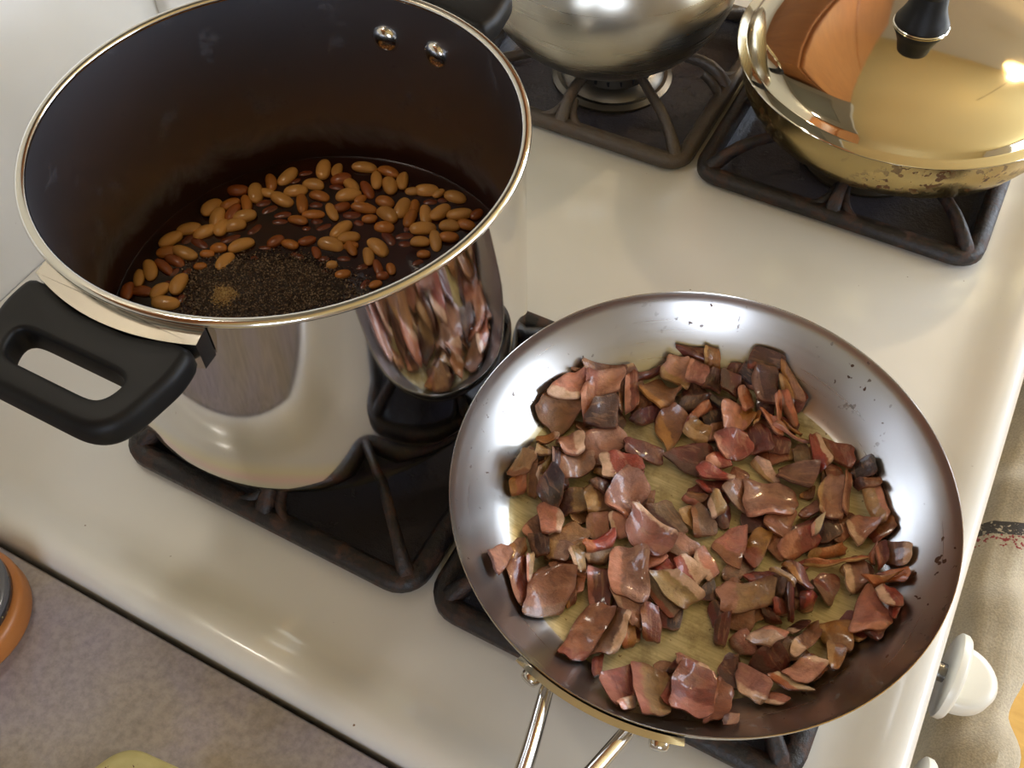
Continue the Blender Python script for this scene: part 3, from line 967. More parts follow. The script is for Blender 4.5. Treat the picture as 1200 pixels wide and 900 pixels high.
BACON = """
0 -965,517 -900,564 -893,541 -941,516 b b 0
0 -817,289 -675,275 -712,201 -783,219 b t 0
0 -634,705 -518,859 -506,837 -617,680 m d 0
0 -615,575 -492,581 -497,511 -559,490 b n 0
0 -550,450 -439,564 -420,518 -489,432 m d 0.3
0 -491,951 -343,1009 -313,953 -418,940 m m 0
0 -341,1013 -265,1028 -222,954 -306,941 g t 0.2
0 -355,767 -285,814 -211,761 -328,700 d m 0.2
0 -386,659 -346,691 -323,635 -359,605 D m 0.2
0 -199,643 -105,715 -65,635 -137,576 D D 0
0 -200,756 -130,826 -61,828 -108,724 D d 0
0 -107,969 -95,1024 -35,1010 -17,957 D d 0
0 -141,542 -48,634 -41,550 -105,495 b k 0.3
0 201,676 286,720 320,620 233,586 m d 0.2
0 666,689 724,755 777,672 702,631 D D 0
0 -955,-82 -902,-63 -804,-253 -871,-242 b t 0.3
0 -961,-256 -902,-201 -866,-270 -916,-323 o g 0.4
0 -670,-173 -554,-92 -511,-200 -619,-295 t d 0.35
0 -571,-111 -475,-41 -385,-144 -500,-223 b t 0.4
0 -488,-266 -404,-193 -371,-282 -431,-351 bp b 0.3
0 -414,-455 -302,-359 -301,-451 -373,-489 n w 0.2
0 -540,-604 -451,-548 -421,-578 -512,-626 rb b 0.3
0 -410,-698 -386,-649 -345,-699 -367,-754 rb g 0.3
0 -61,-765 -26,-704 14,-776 -30,-815 g o 0.4
0 -129,-964 -97,-913 -64,-1016 -88,-1049 rb m 0.3
0 -278,31 -244,69 -222,0 -273,-36 b d 0.4
0 -97,-399 -28,-299 36,-339 -62,-426 r m 0.4
0 -85,92 -51,149 31,152 -7,83 b v 0.3
0 103,72 162,151 192,51 159,33 m d 0.3
0 235,150 350,210 366,122 285,61 d d 0
0 325,-69 324,62 410,88 403,-111 g rb 0.4
0 863,354 918,452 965,399 915,315 b rb 0.3
0 614,271 680,334 728,254 655,169 d D 0
0 470,421 517,496 533,424 482,407 b g 0.2
0 557,-21 615,55 641,23 600,-35 r m 0.3
0 524,-83 557,-21 646,-38 609,-84 m rb 0.2
0 989,-245 1063,-192 1059,-266 1020,-259 m d 0.3
0 783,-271 911,-203 952,-353 854,-340 g t 0.3
0 858,-355 936,-366 932,-471 893,-480 g t 0.4
0 427,-542 476,-475 558,-556 493,-582 v n 0.3
0 668,-782 692,-713 770,-733 743,-785 bp w 0.3
0 437,-725 443,-625 500,-619 541,-755 m d 0.3
0 210,-861 232,-752 258,-778 241,-828 m d 0.3
0 437,-782 529,-806 538,-950 460,-1039 b k 0.3
0 61,-564 151,-500 173,-608 104,-628 D m 0.3
0 492,-208 541,-173 573,-244 523,-296 n d 0.3
0 370,-191 440,-128 493,-189 419,-219 m rv 0.3
0 188,-402 228,-266 280,-380 220,-403 d m 0.3
0 269,-430 318,-378 378,-415 337,-505 d m 0.3
0 497,-327 559,-312 615,-343 547,-361 m d 0.3
0 649,-204 725,-138 719,-211 680,-249 r m 0.3
1 -1028,199 -997,334 -829,349 -878,154 b b 0
1 -916,602 -729,692 -720,656 -874,550 rb b 0.3
1 -693,503 -574,419 -600,339 -714,469 d D 0
1 -707,610 -678,617 -613,465 -643,472 b o 0
1 -674,639 -636,686 -548,521 -594,464 rb k 0.4
1 -904,-7 -857,22 -811,-69 -880,-106 t w -0.3
1 -730,163 -621,328 -503,281 -574,75 bp bp 0
1 -775,-8 -654,107 -600,10 -700,-114 bp b 0.2
1 -500,294 -325,331 -297,245 -464,205 m d 0
1 -570,612 -514,750 -376,701 -400,548 b g 0.2
1 -273,902 -198,935 -164,811 -267,804 d n 0.2
1 -194,937 -88,939 -69,860 -160,847 m d 0.4
1 -320,673 -207,743 -214,672 -318,585 d d 0
1 -414,479 -347,570 -264,558 -277,361 b g 0.35
1 -256,561 -220,686 -167,674 -245,512 o rb 0.3
1 -65,1009 -71,1113 88,1106 73,1042 d rb 0.15
1 -241,482 -206,566 -116,536 -113,462 g t 0.4
1 -267,297 -205,393 -71,442 -70,270 m d 0.3
1 -61,373 3,469 68,388 -37,334 r k 0.5
1 58,637 134,731 231,577 133,526 m n 0.2
1 98,1074 183,1056 288,943 202,951 bp g 0.3
1 60,781 89,807 106,738 87,696 g t 0.3
1 343,636 382,741 457,612 399,591 n n 0
1 453,792 623,785 652,671 553,691 rb b 0.3
1 -981,-240 -983,-96 -878,-126 -889,-208 t b 0.2
1 -832,-183 -791,-90 -760,-135 -797,-215 t w 0.4
1 -833,-7 -790,4 -748,-88 -764,-127 d n 0.3
1 -427,151 -379,197 -327,100 -401,113 r o 0.4
1 -572,-57 -485,-22 -454,-107 -535,-99 d n 0.4
1 -769,-470 -739,-363 -643,-467 -703,-498 b k 0.3
1 -622,-475 -550,-333 -443,-363 -450,-469 t n 0.2
1 -611,-497 -477,-465 -476,-566 -563,-575 bp t 0.4
1 -716,-505 -632,-471 -573,-571 -644,-580 d n 0.3
1 -475,-519 -433,-451 -367,-554 -393,-586 t w 0.2
1 -386,-199 -282,-154 -253,-254 -323,-281 k w 0.2
1 -775,-609 -753,-532 -701,-567 -708,-695 b g 0.4
1 -719,-735 -656,-638 -559,-822 -571,-891 rb bm 0.3
1 -343,-555 -249,-488 -181,-669 -257,-700 m v 0.2
1 -197,-590 -3,-567 21,-691 -42,-707 bp w 0.12
1 -143,-709 -64,-693 -46,-851 -155,-933 n w -0.3
1 -232,-60 -134,40 0,-84 -34,-120 n d 0.3
1 -48,-222 -21,-133 101,-135 57,-241 bp n 0.3
1 -140,-326 -55,-263 -26,-312 -101,-415 k w 0.2
1 -66,-3 -19,61 54,-37 -6,-49 g t 0.4
1 -12,45 39,81 147,-7 53,-75 n b 0.3
1 -55,232 93,279 88,206 30,166 m r 0.2
1 91,208 158,323 234,272 234,164 bm n 0.4
1 360,114 362,230 475,270 483,111 bp b 0.2
1 164,-93 203,13 277,70 322,-157 k b 0.3
1 166,481 246,512 338,437 297,415 w t 0.3
1 748,586 825,596 908,455 876,403 t k -0.35
1 703,607 807,646 819,596 743,576 b d 0.3
1 499,177 577,294 600,248 517,148 m d 0.3
1 502,284 558,401 588,309 547,268 bp b 0.2
1 952,298 1053,291 1067,195 993,196 n w -0.3
1 899,210 912,285 938,171 919,165 k o 0.3
1 961,106 1070,163 1082,89 985,84 o rb 0.3
1 807,78 884,143 928,36 875,-20 bp w 0.35
1 931,-253 938,22 1065,-115 1064,-196 v k 0.2
1 1056,-72 1099,-47 1091,-143 1070,-142 r m 0.3
1 701,-459 762,-269 806,-338 744,-504 b w 0.3
1 659,-357 701,-284 745,-286 702,-376 d w 0.25
1 556,-624 616,-487 717,-551 648,-644 m d 0.4
1 657,-648 744,-599 852,-650 762,-678 w o 0.3
1 547,-763 516,-654 666,-678 661,-798 bp w 0.25
1 -43,-1052 55,-907 134,-1055 82,-1171 rv v 0.3
1 82,-1171 135,-1080 157,-1144 123,-1190 w k 0.3
1 58,-897 220,-893 297,-1085 206,-1171 t v 0.3
1 232,-722 364,-717 398,-747 256,-798 v w -0.3
1 241,-1002 255,-815 276,-828 302,-1031 v rv 0.3
1 533,-978 586,-929 592,-997 543,-1034 bp d 0.3
1 -59,-491 -43,-438 128,-490 107,-570 n rb 0.3
1 285,-302 492,-221 519,-319 357,-430 t bp 0.3
1 527,-105 630,-95 689,-161 612,-175 rb g 0.3
1 329,-496 380,-452 411,-570 362,-579 m d 0.3
1 542,-299 590,-265 624,-299 583,-329 m rv 0.3
1 577,-228 609,-212 665,-311 635,-310 m d 0.3
2 -1010,305 -977,456 -880,522 -860,372 k w 0.3
2 -864,527 -713,666 -689,530 -798,433 k v 0.3
2 -858,414 -818,491 -749,331 -784,301 o k 0.4
2 -757,272 -753,396 -671,472 -601,320 d d 0
2 -853,103 -752,187 -692,90 -760,-13 k w -0.35
2 -957,61 -876,132 -831,50 -898,-20 g w -0.2
2 -506,786 -493,890 -381,909 -343,744 k t 0.25
2 -378,903 -277,902 -267,795 -359,782 v k 0.2
2 -108,724 20,819 72,702 -32,572 k g -0.3
2 -73,883 4,906 45,798 5,767 o k 0.3
2 -31,985 83,1030 158,886 60,874 d n 0.2
2 -64,502 56,607 138,522 33,425 r k 0.1
2 115,1002 182,984 271,874 228,876 g t 0.3
2 162,906 192,927 297,848 288,803 o b 0.3
2 136,886 165,898 228,761 193,776 o k 0.3
2 88,798 120,804 251,719 208,697 o k 0.3
2 202,715 236,738 390,748 373,724 o k 0.3
2 225,770 242,768 336,785 337,758 o g 0.3
2 400,743 440,791 545,671 507,589 r w -0.35
2 -789,-257 -762,-148 -697,-139 -657,-307 D d 0.2
2 -578,118 -441,179 -356,140 -492,-12 r w 0.25
2 -439,-135 -423,80 -274,51 -304,-147 bp k 0.1
2 -749,-326 -614,-324 -590,-407 -637,-479 k w -0.25
2 -426,-434 -337,-275 -308,-354 -389,-461 r o 0.3
2 -246,-265 -279,-90 -41,-149 -59,-297 v w -0.12
2 -817,-746 -805,-652 -740,-650 -725,-826 k d 0.15
2 -516,-912 -579,-690 -402,-604 -390,-791 bm n 0.2
2 -664,-629 -638,-600 -593,-711 -590,-762 w k 0.3
2 -281,-395 -144,-305 -29,-567 -194,-593 bp k 0.3
2 -20,-623 47,-579 115,-703 41,-726 rb bm 0.3
2 -276,-1008 -279,-741 -146,-706 -168,-975 bm rb 0.15
2 48,110 64,172 145,111 100,40 t w 0.3
2 -79,305 76,334 108,270 -42,232 r w -0.2
2 265,154 191,333 427,396 456,264 bp k 0.1
2 104,-230 127,-131 239,-215 208,-294 k w 0.4
2 26,-299 75,-237 185,-296 126,-399 r w -0.5
2 335,429 337,542 485,609 493,461 n d 0.15
2 549,510 635,564 700,353 591,305 bp t 0.15
2 642,617 686,596 728,415 694,398 k bp 0.3
2 741,345 795,418 880,391 833,270 bp w 0.25
2 468,70 576,211 637,140 528,9 r k 0.45
2 578,203 615,279 624,180 601,158 w k 0.3
2 631,91 759,213 778,177 646,67 o t 0.3
2 638,21 650,55 863,171 859,132 o t 0.3
2 913,237 942,292 981,198 958,144 m v 0.2
2 687,-105 718,9 802,26 804,-122 rb n 0.3
2 906,67 1025,93 1051,127 979,36 g o 0.3
2 980,10 1048,43 1098,-69 1042,-86 r w 0.4
2 501,-526 578,-394 660,-418 606,-532 w k -0.4
2 715,-606 801,-481 873,-492 819,-623 k w -0.2
2 300,-1035 266,-811 421,-778 462,-1020 rv v 0.3
2 -47,-436 44,-371 208,-391 132,-508 t w -0.3
2 476,-171 505,-165 592,-199 593,-224 w t 0.3
"""
BEANS = """
-991 499 111 80 27 0
-1040 288 135 85 90 0
-959 373 108 78 57 0
-865 421 135 61 -46 0
-890 315 122 73 99 0
-800 322 121 85 42 0
-947 231 135 85 113 0
-869 174 114 78 104 0
-813 227 121 85 42 0
-1054 73 127 85 39 0
-948 98 121 85 56 0
-1095 -55 129 85 71 0
-1006 1 89 64 84 1
-911 9 135 69 -7 1
-764 137 127 59 56 1
-780 23 87 62 27 0
-666 107 135 85 56 0
-1048 -147 109 79 41 0
-937 -108 135 81 3 0
-816 -46 72 54 27 0
-680 246 71 54 70 1
-866 527 135 85 -53 0
-841 655 122 66 -47 0
-775 755 135 85 83 0
-696 845 82 59 42 1
-595 915 135 85 117 0
-514 956 109 65 117 0
-370 1061 135 85 20 0
-803 565 93 57 1 0
-778 483 94 68 42 1
-679 557 135 85 -4 0
-649 668 125 85 34 0
-580 769 118 77 13 0
-542 586 135 65 -51 0
-483 699 112 69 7 0
-463 621 81 58 27 1
-423 542 117 62 27 0
-328 614 133 59 -38 0
-444 893 111 80 42 0
-437 825 94 62 13 1
-351 874 130 72 -28 0
-317 790 135 85 39 0
-238 890 135 65 -36 0
-295 683 89 64 56 0
-162 734 135 65 16 0
-207 659 110 77 27 1
-80 673 81 59 27 0
-228 794 75 54 81 0
-705 445 104 62 63 1
-608 448 108 63 39 1
-574 394 95 51 27 1
-478 451 110 61 8 0
-678 263 94 56 82 1
-367 508 73 54 27 1
-300 486 94 50 56 1
-391 422 52 45 27 1
-188 510 135 85 75 0
-123 616 64 54 1 1
-104 474 113 80 41 0
-326 333 91 66 48 0
-495 235 93 67 63 0
-401 256 95 62 2 0
-170 369 135 85 11 0
-56 421 78 56 27 0
-715 749 68 44 57 1
-231 990 135 67 -54 0
-208 1100 125 70 0 0
-131 993 135 85 -44 0
-75 1070 135 71 118 0
33 1016 80 57 27 0
112 1063 123 85 27 0
195 1076 73 54 68 0
309 1092 120 85 6 0
179 985 84 60 27 1
243 1035 60 52 27 1
-75 848 105 76 1 0
59 847 135 85 99 0
119 895 123 59 114 0
1 754 135 85 -15 0
224 862 133 72 -56 0
295 927 134 85 79 0
410 969 135 85 34 0
153 792 124 70 103 0
173 722 83 47 98 1
45 651 104 75 16 0
269 753 135 85 34 0
408 849 108 78 27 0
496 905 100 72 1 0
510 1020 84 61 78 0
111 584 129 69 -28 1
195 644 107 60 34 1
314 644 98 70 27 0
394 696 135 67 -52 0
455 761 98 71 27 0
238 594 78 56 27 1
-1045 -516 123 68 119 0
-1060 -399 113 59 127 0
-1041 -321 128 74 -43 0
-971 -472 100 72 21 0
-876 -423 110 73 76 0
-804 -330 131 85 105 0
-781 -486 135 83 23 0
-982 -259 127 55 -15 0
-956 -187 116 61 -2 0
-908 -258 73 54 83 1
-833 -219 66 54 83 1
-784 -152 66 54 27 0
-670 -51 127 76 94 0
-722 -406 72 54 104 1
-881 -349 46 40 83 1
-536 160 81 38 27 1
-217 274 94 49 -41 0
-148 255 68 54 27 1
-40 310 82 49 21 1
-68 229 57 50 27 0
34 198 78 56 41 0
-40 403 110 56 -39 0
-305 202 96 46 2 1
-538 64 50 42 27 1
-81 168 47 41 27 1
89 394 127 61 -50 0
105 483 135 85 -19 0
270 371 82 49 -43 0
198 338 107 49 -43 0
255 299 62 54 27 0
104 306 67 50 41 1
196 193 77 49 89 1
387 566 68 54 27 0
384 491 69 49 54 1
255 221 67 48 54 0
"""

# ------------------------------------------------------------------ bacon
BCOL = {"k": (206, 142, 118), "bp": (176, 124, 102), "b": (150, 98, 66), "d": (84, 49, 42), "D": (56, 36, 34), "r": (168, 72, 58), "m": (110, 48, 40), "t": (186, 146, 98), "g": (174, 118, 58), "o": (190, 114, 72), "n": (142, 106, 88), "v": (174, 110, 94), "rb": (138, 70, 50), "bm": (158, 104, 76), "w": (226, 190, 166), "rv": (158, 80, 66)}
BNAME = {"k": "salmon-pink", "bp": "pinkish-tan", "b": "brown", "d": "purple-brown", "D": "nearly black", "r": "bright red", "m": "maroon", "t": "tan fatty", "g": "golden", "o": "orange-brown", "n": "grey-mauve", "v": "rosy mauve", "rb": "reddish-brown", "bm": "mauve-brown", "w": "cream-white", "rv": "raspberry-red"}
ENAME = {"w": "a cream edge", "k": "a pink edge", "t": "a tan edge", "g": "a golden edge", "o": "an orange edge", "d": "a dark edge", "D": "a black edge"}


def bacon_mat():
    t = NT("fried_bacon")
    uv = t.n("ShaderNodeUVMap").outputs[0]
    oc = t.coord()
    col = t.n("ShaderNodeObjectInfo")
    fatc = t.n("ShaderNodeAttribute", attribute_type="OBJECT", attribute_name="edge_colour")
    fata = t.n("ShaderNodeAttribute", attribute_type="OBJECT", attribute_name="edge_width")
    sep = t.n("ShaderNodeSeparateXYZ")
    t.l(uv, sep.inputs[0])
    vadd = t.n("ShaderNodeVectorMath", operation="ADD")
    cmb = t.n("ShaderNodeCombineXYZ")
    t.l(t.math("MULTIPLY", col.outputs["Random"], 30.0), cmb.inputs[0])
    t.l(oc, vadd.inputs[0])
    t.l(cmb.outputs[0], vadd.inputs[1])
    p = vadd.outputs[0]
    wob = t.math("MULTIPLY", t.math("SUBTRACT", t.noise(p, 160.0, 3), 0.5), 0.45)
    u = t.math("ADD", sep.outputs[0], wob)
    edge = t.math("SUBTRACT", fata.outputs["Fac"], u)
    mask = t.math("MULTIPLY", t.math("ADD", edge, 0.04), 12.0, True)
    meat_n = t.ramp(t.noise(p, 130.0, 5, 0.65, 0.8), [(0.26, (0.42, 0.34, 0.32)), (0.5, (0.86, 0.84, 0.82)), (0.76, (1.22, 1.16, 1.05))])
    meat = t.mixc(1.0, col.outputs["Color"], meat_n, "MULTIPLY")
    cu = t.n("ShaderNodeCombineXYZ")
    t.l(t.math("MULTIPLY", sep.outputs[0], 2.6), cu.inputs[0])
    t.l(t.math("MULTIPLY", sep.outputs[1], 0.7), cu.inputs[1])
    t.l(t.math("MULTIPLY", col.outputs["Random"], 40.0), cu.inputs[2])
    streak = t.ramp(t.noise(cu.outputs[0], 2.2, 3, 0.55, 0.4), [(0.54, (0, 0, 0)), (0.62, (1, 1, 1))])
    pale = t.mixc(0.55, meat, srgb(196, 146, 112))
    meat = t.mixc(t.math("MULTIPLY", streak, 0.42), meat, pale)
    fat_n = t.ramp(t.noise(p, 220.0, 4), [(0.3, (0.75, 0.68, 0.58)), (0.6, (1.05, 1.03, 1.0))])
    fat = t.mixc(1.0, fatc.outputs["Color"], fat_n, "MULTIPLY")
    both = t.mixc(mask, meat, fat)
    # browned rims of each slice
    d1 = t.math("MINIMUM", sep.outputs[1], t.math("SUBTRACT", 1.0, sep.outputs[1]))
    crisp = t.math("MULTIPLY", t.math("SUBTRACT", 0.10, t.math("ADD", d1, t.math("MULTIPLY", wob, 0.25))), 9.0, True)
    t.color(t.mixc(t.math("MULTIPLY", crisp, 0.7), both, srgb(110, 58, 34)))
    t.set(Roughness=0.4)
    t.b.inputs["Specular IOR Level"].default_value = 0.5
    t.b.inputs["Coat Weight"].default_value = 0.6
    t.b.inputs["Coat Roughness"].default_value = 0.14
    t.bump(t.noise(p, 500.0, 5, 0.7), 0.8, 0.0009)
    return t.m


M_BACON = bacon_mat()
PR_X = np.array([0, 0.088, 0.095, 0.101, 0.107, 0.113, 0.119, 0.1245, 0.1268])
PR_Z = np.array([0.034, 0.034, 0.036, 0.040, 0.0455, 0.0525, 0.0605, 0.069, 0.0735])
HN, HR = 340, 0.128
hx = np.linspace(-HR, HR, HN)
HX, HY = np.meshgrid(hx, hx, indexing="ij")
H = np.interp(np.hypot(HX, HY), PR_X, PR_Z)


def h_at(x, y):
    i = np.clip(((x + HR) / (2 * HR) * (HN - 1)).round().astype(int), 1, HN - 2)
    j = np.clip(((y + HR) / (2 * HR) * (HN - 1)).round().astype(int), 1, HN - 2)
    return np.maximum.reduce([H[i + a, j + b] for a in (-1, 0, 1) for b in (-1, 0, 1)])


def to_px(p):
    q = CAM_R.transposed() @ (Vector(p) - CAM_POS)
    return 600 + 1178.69 * q.x / -q.z, 450 - 1178.69 * q.y / -q.z


def clock(px, c):
    a = math.degrees(math.atan2(px[0] - c[0], c[1] - px[1])) % 360
    return ["twelve", "one", "two", "three", "four", "five", "six", "seven", "eight", "nine", "ten", "eleven"][int((a + 15) // 30) % 12]


ORD = {2: ["the left one", "the right one"], 3: ["the leftmost", "the middle one", "the rightmost"]}
NTH = ["first", "second", "third", "fourth", "fifth", "sixth", "seventh", "eighth", "ninth", "tenth", "eleventh", "twelfth"]


def finish_labels(items):
    """items: (object, text, px); words that tell equal texts apart are added from left to right"""
    d = {}
    for o, s, px in items:
        d.setdefault(s, []).append((px, o))
    for s, L in d.items():
        L.sort(key=lambda q: q[0][0])
        for k, (px, o) in enumerate(L):
            if len(L) == 1:
                o["label"] = s
            elif len(L) in ORD:
                o["label"] = s + ", " + ORD[len(L)][k]
            else:
                o["label"] = s + ", " + NTH[k] + " from left"
            if len(o["label"].split()) > 16:
                w_ = o["label"].split()
                i_ = w_.index("edge") if "edge" in w_ else None
                if i_:
                    o["label"] = " ".join(w_[:i_ - 3] + w_[i_ + 1:])


# low, half hidden scraps that fill the heap
rows_ = BACON.strip().splitlines()
cen_ = np.array([[[float(a) for a in q.split(",")] for q in r_.split()[1:5]] for r_ in rows_]).mean(1)
fill = []
fr = np.random.default_rng(21)
gaps = ((-60, 120), (-330, -120), (60, -520), (-250, 640))
while len(fill) < 62:
    a, b = cen_[fr.integers(0, len(cen_), 2)]
    if np.linalg.norm(a - b) > 330:
        continue
    q = (a + b) / 2 + fr.normal(0, 25, 2)
    if np.hypot(*q) > 1000:
        continue
    ang = fr.uniform(0, 6.28)
    l_, w_ = fr.uniform(50, 85), fr.uniform(35, 60)
    pts = []
    for su, sv in ((-1, 1), (1, 1), (1, -1), (-1, -1)):
        x, y = su * l_ * fr.uniform(0.8, 1.1), sv * w_ * fr.uniform(0.8, 1.1)
        pts.append("%d,%d" % (q[0] + x * math.cos(ang) - y * math.sin(ang), q[1] + x * math.sin(ang) + y * math.cos(ang)))
    c0, c1 = fr.choice(["d", "m", "rb", "b", "n", "bm", "rb", "m"]), fr.choice(["t", "k", "d", "b"])
    fill.append(" ".join(["0"] + pts + [c0, c1, "%.2f" % fr.uniform(-0.3, 0.35)]))
bac = []
cpan = to_px((PAN.x, PAN.y, GZ + 0.004))
for row in fill + rows_:
    w = row.split()
    layer = int(w[0])
    C = np.array([[float(a) for a in q.split(",")] for q in w[1:5]]) * 1e-4
    colk, edk, fat = w[5], w[6], float(w[7])
    if fat < 0:                      # edge colour on the far side: turn the piece round
        C = C[[1, 0, 3, 2]]
        fat = -fat
    L1 = (np.linalg.norm(C[1] - C[0]) + np.linalg.norm(C[2] - C[3])) / 2
    L2 = (np.linalg.norm(C[3] - C[0]) + np.linalg.norm(C[2] - C[1])) / 2
    n1 = int(np.clip(round(L1 / 0.0013), 6, 16))
    n2 = int(np.clip(round(L2 / 0.0013), 6, 16))
    U, V = np.meshgrid(np.linspace(0, 1, n1), np.linspace(0, 1, n2), indexing="ij")
    # edges: slightly bulging and ragged
    ph = rng.uniform(0, 6.28, 8)
    amp = 0.02
    U2 = U + amp * np.sin(3.2 * np.pi * V + ph[0]) * (2 * U - 1) * 0.9 + 0.02 * np.sin(9 * V + ph[1]) * np.abs(2 * U - 1)
    V2 = V + amp * np.sin(3.2 * np.pi * U + ph[2]) * (2 * V - 1) * 0.9 + 0.02 * np.sin(9 * U + ph[3]) * np.abs(2 * V - 1)
    U2 = U2 + 0.03 * (2 * U - 1) * (1 - (2 * V - 1) ** 2)
    V2 = V2 + 0.03 * (2 * V - 1) * (1 - (2 * U - 1) ** 2)
    # round the four corners a little
    cr = 0.07 * (np.abs(2 * U - 1) ** 8) * (np.abs(2 * V - 1) ** 8)
    U2 = 0.5 + (U2 - 0.5) * (1 - cr)
    V2 = 0.5 + (V2 - 0.5) * (1 - cr)
    X = C[0, 0] * (1 - U2) * (1 - V2) + C[1, 0] * U2 * (1 - V2) + C[2, 0] * U2 * V2 + C[3, 0] * (1 - U2) * V2
    Y = C[0, 1] * (1 - U2) * (1 - V2) + C[1, 1] * U2 * (1 - V2) + C[2, 1] * U2 * V2 + C[3, 1] * (1 - U2) * V2
    grow = 1.22
    X = X.mean() + (X - X.mean()) * grow
    Y = Y.mean() + (Y - Y.mean()) * grow
    rad = np.hypot(X, Y)
    k = np.where(rad > 0.121, 0.121 / rad, 1.0)
    X, Y = X * k, Y * k
    sup = h_at(X, Y) + 0.0002
    Z = np.full_like(sup, sup.max())
    flop = 0.55
    Z = sup.copy()
    for it in range(16):
        P = np.pad(Z, 1, mode="edge")
        P[0] = 2 * P[1] - P[2]; P[-1] = 2 * P[-2] - P[-3]
        P[:, 0] = 2 * P[:, 1] - P[:, 2]; P[:, -1] = 2 * P[:, -2] - P[:, -3]
        sm = (P[:-2, 1:-1] + P[2:, 1:-1] + P[1:-1, :-2] + P[1:-1, 2:]) / 4
        Z = np.maximum(sup, sm)
        Z = np.minimum(Z, sup + 0.006)
    Z = np.maximum(Z, sup)
    # curl of fried slices
    area = L1 * L2
    big = min(1.0, math.sqrt(area) / 0.012)
    ax_ = rng.uniform(0, 1) < (0.75 if L1 > L2 else 0.25)
    q_ = (2 * U - 1) if ax_ else (2 * V - 1)
    e1 = rng.uniform(-0.9, 0.9)
    sg = 1.0 if rng.uniform() < 0.62 else -0.8
    curl = sg * rng.uniform(0.15, 1.0) ** 1.3 * 0.0030 * big * (q_ + e1) ** 2 / (1 + abs(e1)) ** 1.2
    curl = curl + 0.0005 * big * (np.sin(4 * U + ph[4]) * np.sin(4 * V + ph[5]))
    curl -= curl.min()
    th = rng.uniform(0.0017, 0.0026) * (1.25 if colk in "Dmd" else 1.0)
    Zb = Z + curl
    puff = 1 - 0.22 * np.maximum(np.abs(2 * U - 1), np.abs(2 * V - 1)) ** 8
    Zt = Zb + th * puff
    fine = np.linspace(0, 1, 28)
    Xi = np.interp
    for a in fine:                  # raise the height map under the new slice
        ia = a * (n1 - 1); i0 = int(min(ia, n1 - 2)); fa = ia - i0
        rx = X[i0] * (1 - fa) + X[i0 + 1] * fa
        ry = Y[i0] * (1 - fa) + Y[i0 + 1] * fa
        rz = (Z[i0] + 0.35 * curl[i0]) * (1 - fa) + (Z[i0 + 1] + 0.35 * curl[i0 + 1]) * fa + th
        s = np.linspace(0, n2 - 1, 28)
        qx = np.interp(s, range(n2), rx); qy = np.interp(s, range(n2), ry); qz = np.interp(s, range(n2), rz)
        ii = np.clip(((qx + HR) / (2 * HR) * (HN - 1)).round().astype(int), 0, HN - 1)
        jj = np.clip(((qy + HR) / (2 * HR) * (HN - 1)).round().astype(int), 0, HN - 1)
        np.maximum.at(H, (ii, jj), qz)
    ox, oy, oz = X.mean(), Y.mean(), Zb.min()
    top = np.stack([X - ox, Y - oy, Zt - oz], -1).reshape(-1, 3)
    bot = np.stack([X - ox, Y - oy, Zb - oz], -1).reshape(-1, 3)
    N = n1 * n2
    faces = []
    for i in range(n1 - 1):
        for j in range(n2 - 1):
            a, b, c_, d_ = i * n2 + j, (i + 1) * n2 + j, (i + 1) * n2 + j + 1, i * n2 + j + 1
            faces.append((a, b, c_, d_))
            faces.append((N + d_, N + c_, N + b, N + a))
    ring = [i * n2 for i in range(n1)] + [(n1 - 1) * n2 + j for j in range(1, n2)] + [i * n2 + n2 - 1 for i in range(n1 - 2, -1, -1)] + [j for j in range(n2 - 2, 0, -1)]
    for a, b in zip(ring, ring[1:] + ring[:1]):
        faces.append((b, a, N + a, N + b))
    me = bpy.data.meshes.new("bacon_piece")
    me.from_pydata([tuple(p) for p in np.concatenate([top, bot])], [], faces)
    uvl = me.uv_layers.new(name="UVMap")
    uu = np.concatenate([np.stack([U, V], -1).reshape(-1, 2)] * 2)
    li = np.empty(len(me.loops), dtype=np.int32)
    me.loops.foreach_get("vertex_index", li)
    uvl.data.foreach_set("uv", uu[li].astype(np.float32).ravel())
    o = me_obj("bacon_piece", me, M_BACON, None, (PAN.x + ox, PAN.y + oy, oz), sharp=48)
    jit = rng.uniform(0.90, 1.10, 3) * rng.uniform(0.76, 1.02)
    cc = srgb(*BCOL[colk])
    o.color = (cc[0] * jit[0], cc[1] * jit[1], cc[2] * jit[2], 1)
    o["edge_colour"] = [float(q) for q in srgb(*BCOL[edk])[:3]]
    o["edge_width"] = fat if fat > 0 else -1.0
    asp = max(L1, L2) / max(1e-6, min(L1, L2))
    a_mm = area * 1e6
    size = "large " if a_mm > 190 else ("small " if a_mm < 60 else "")
    shape = "strip" if asp > 2.3 else "piece"
    px = to_px((PAN.x + ox, PAN.y + oy, oz + th))
    rr_ = math.hypot(ox, oy)
    where = "in the pan's centre" if rr_ < 0.028 else (("toward the pan's %s o'clock rim" if rr_ < 0.068 else "by the pan's %s o'clock wall") % clock(px, cpan))
    txt = "%s%s bacon %s" % (size, BNAME[colk], shape)
    if fat > 0 and edk in ENAME and edk != colk:
        txt += " with " + ENAME[edk]
    txt = txt.replace("piece with", "with") if len(txt.split()) > 8 else txt
    txt += " " + where
    tag(o, txt, "bacon", "chopped bacon frying in the steel pan")
    bac.append((o, txt, px))
finish_labels(bac)

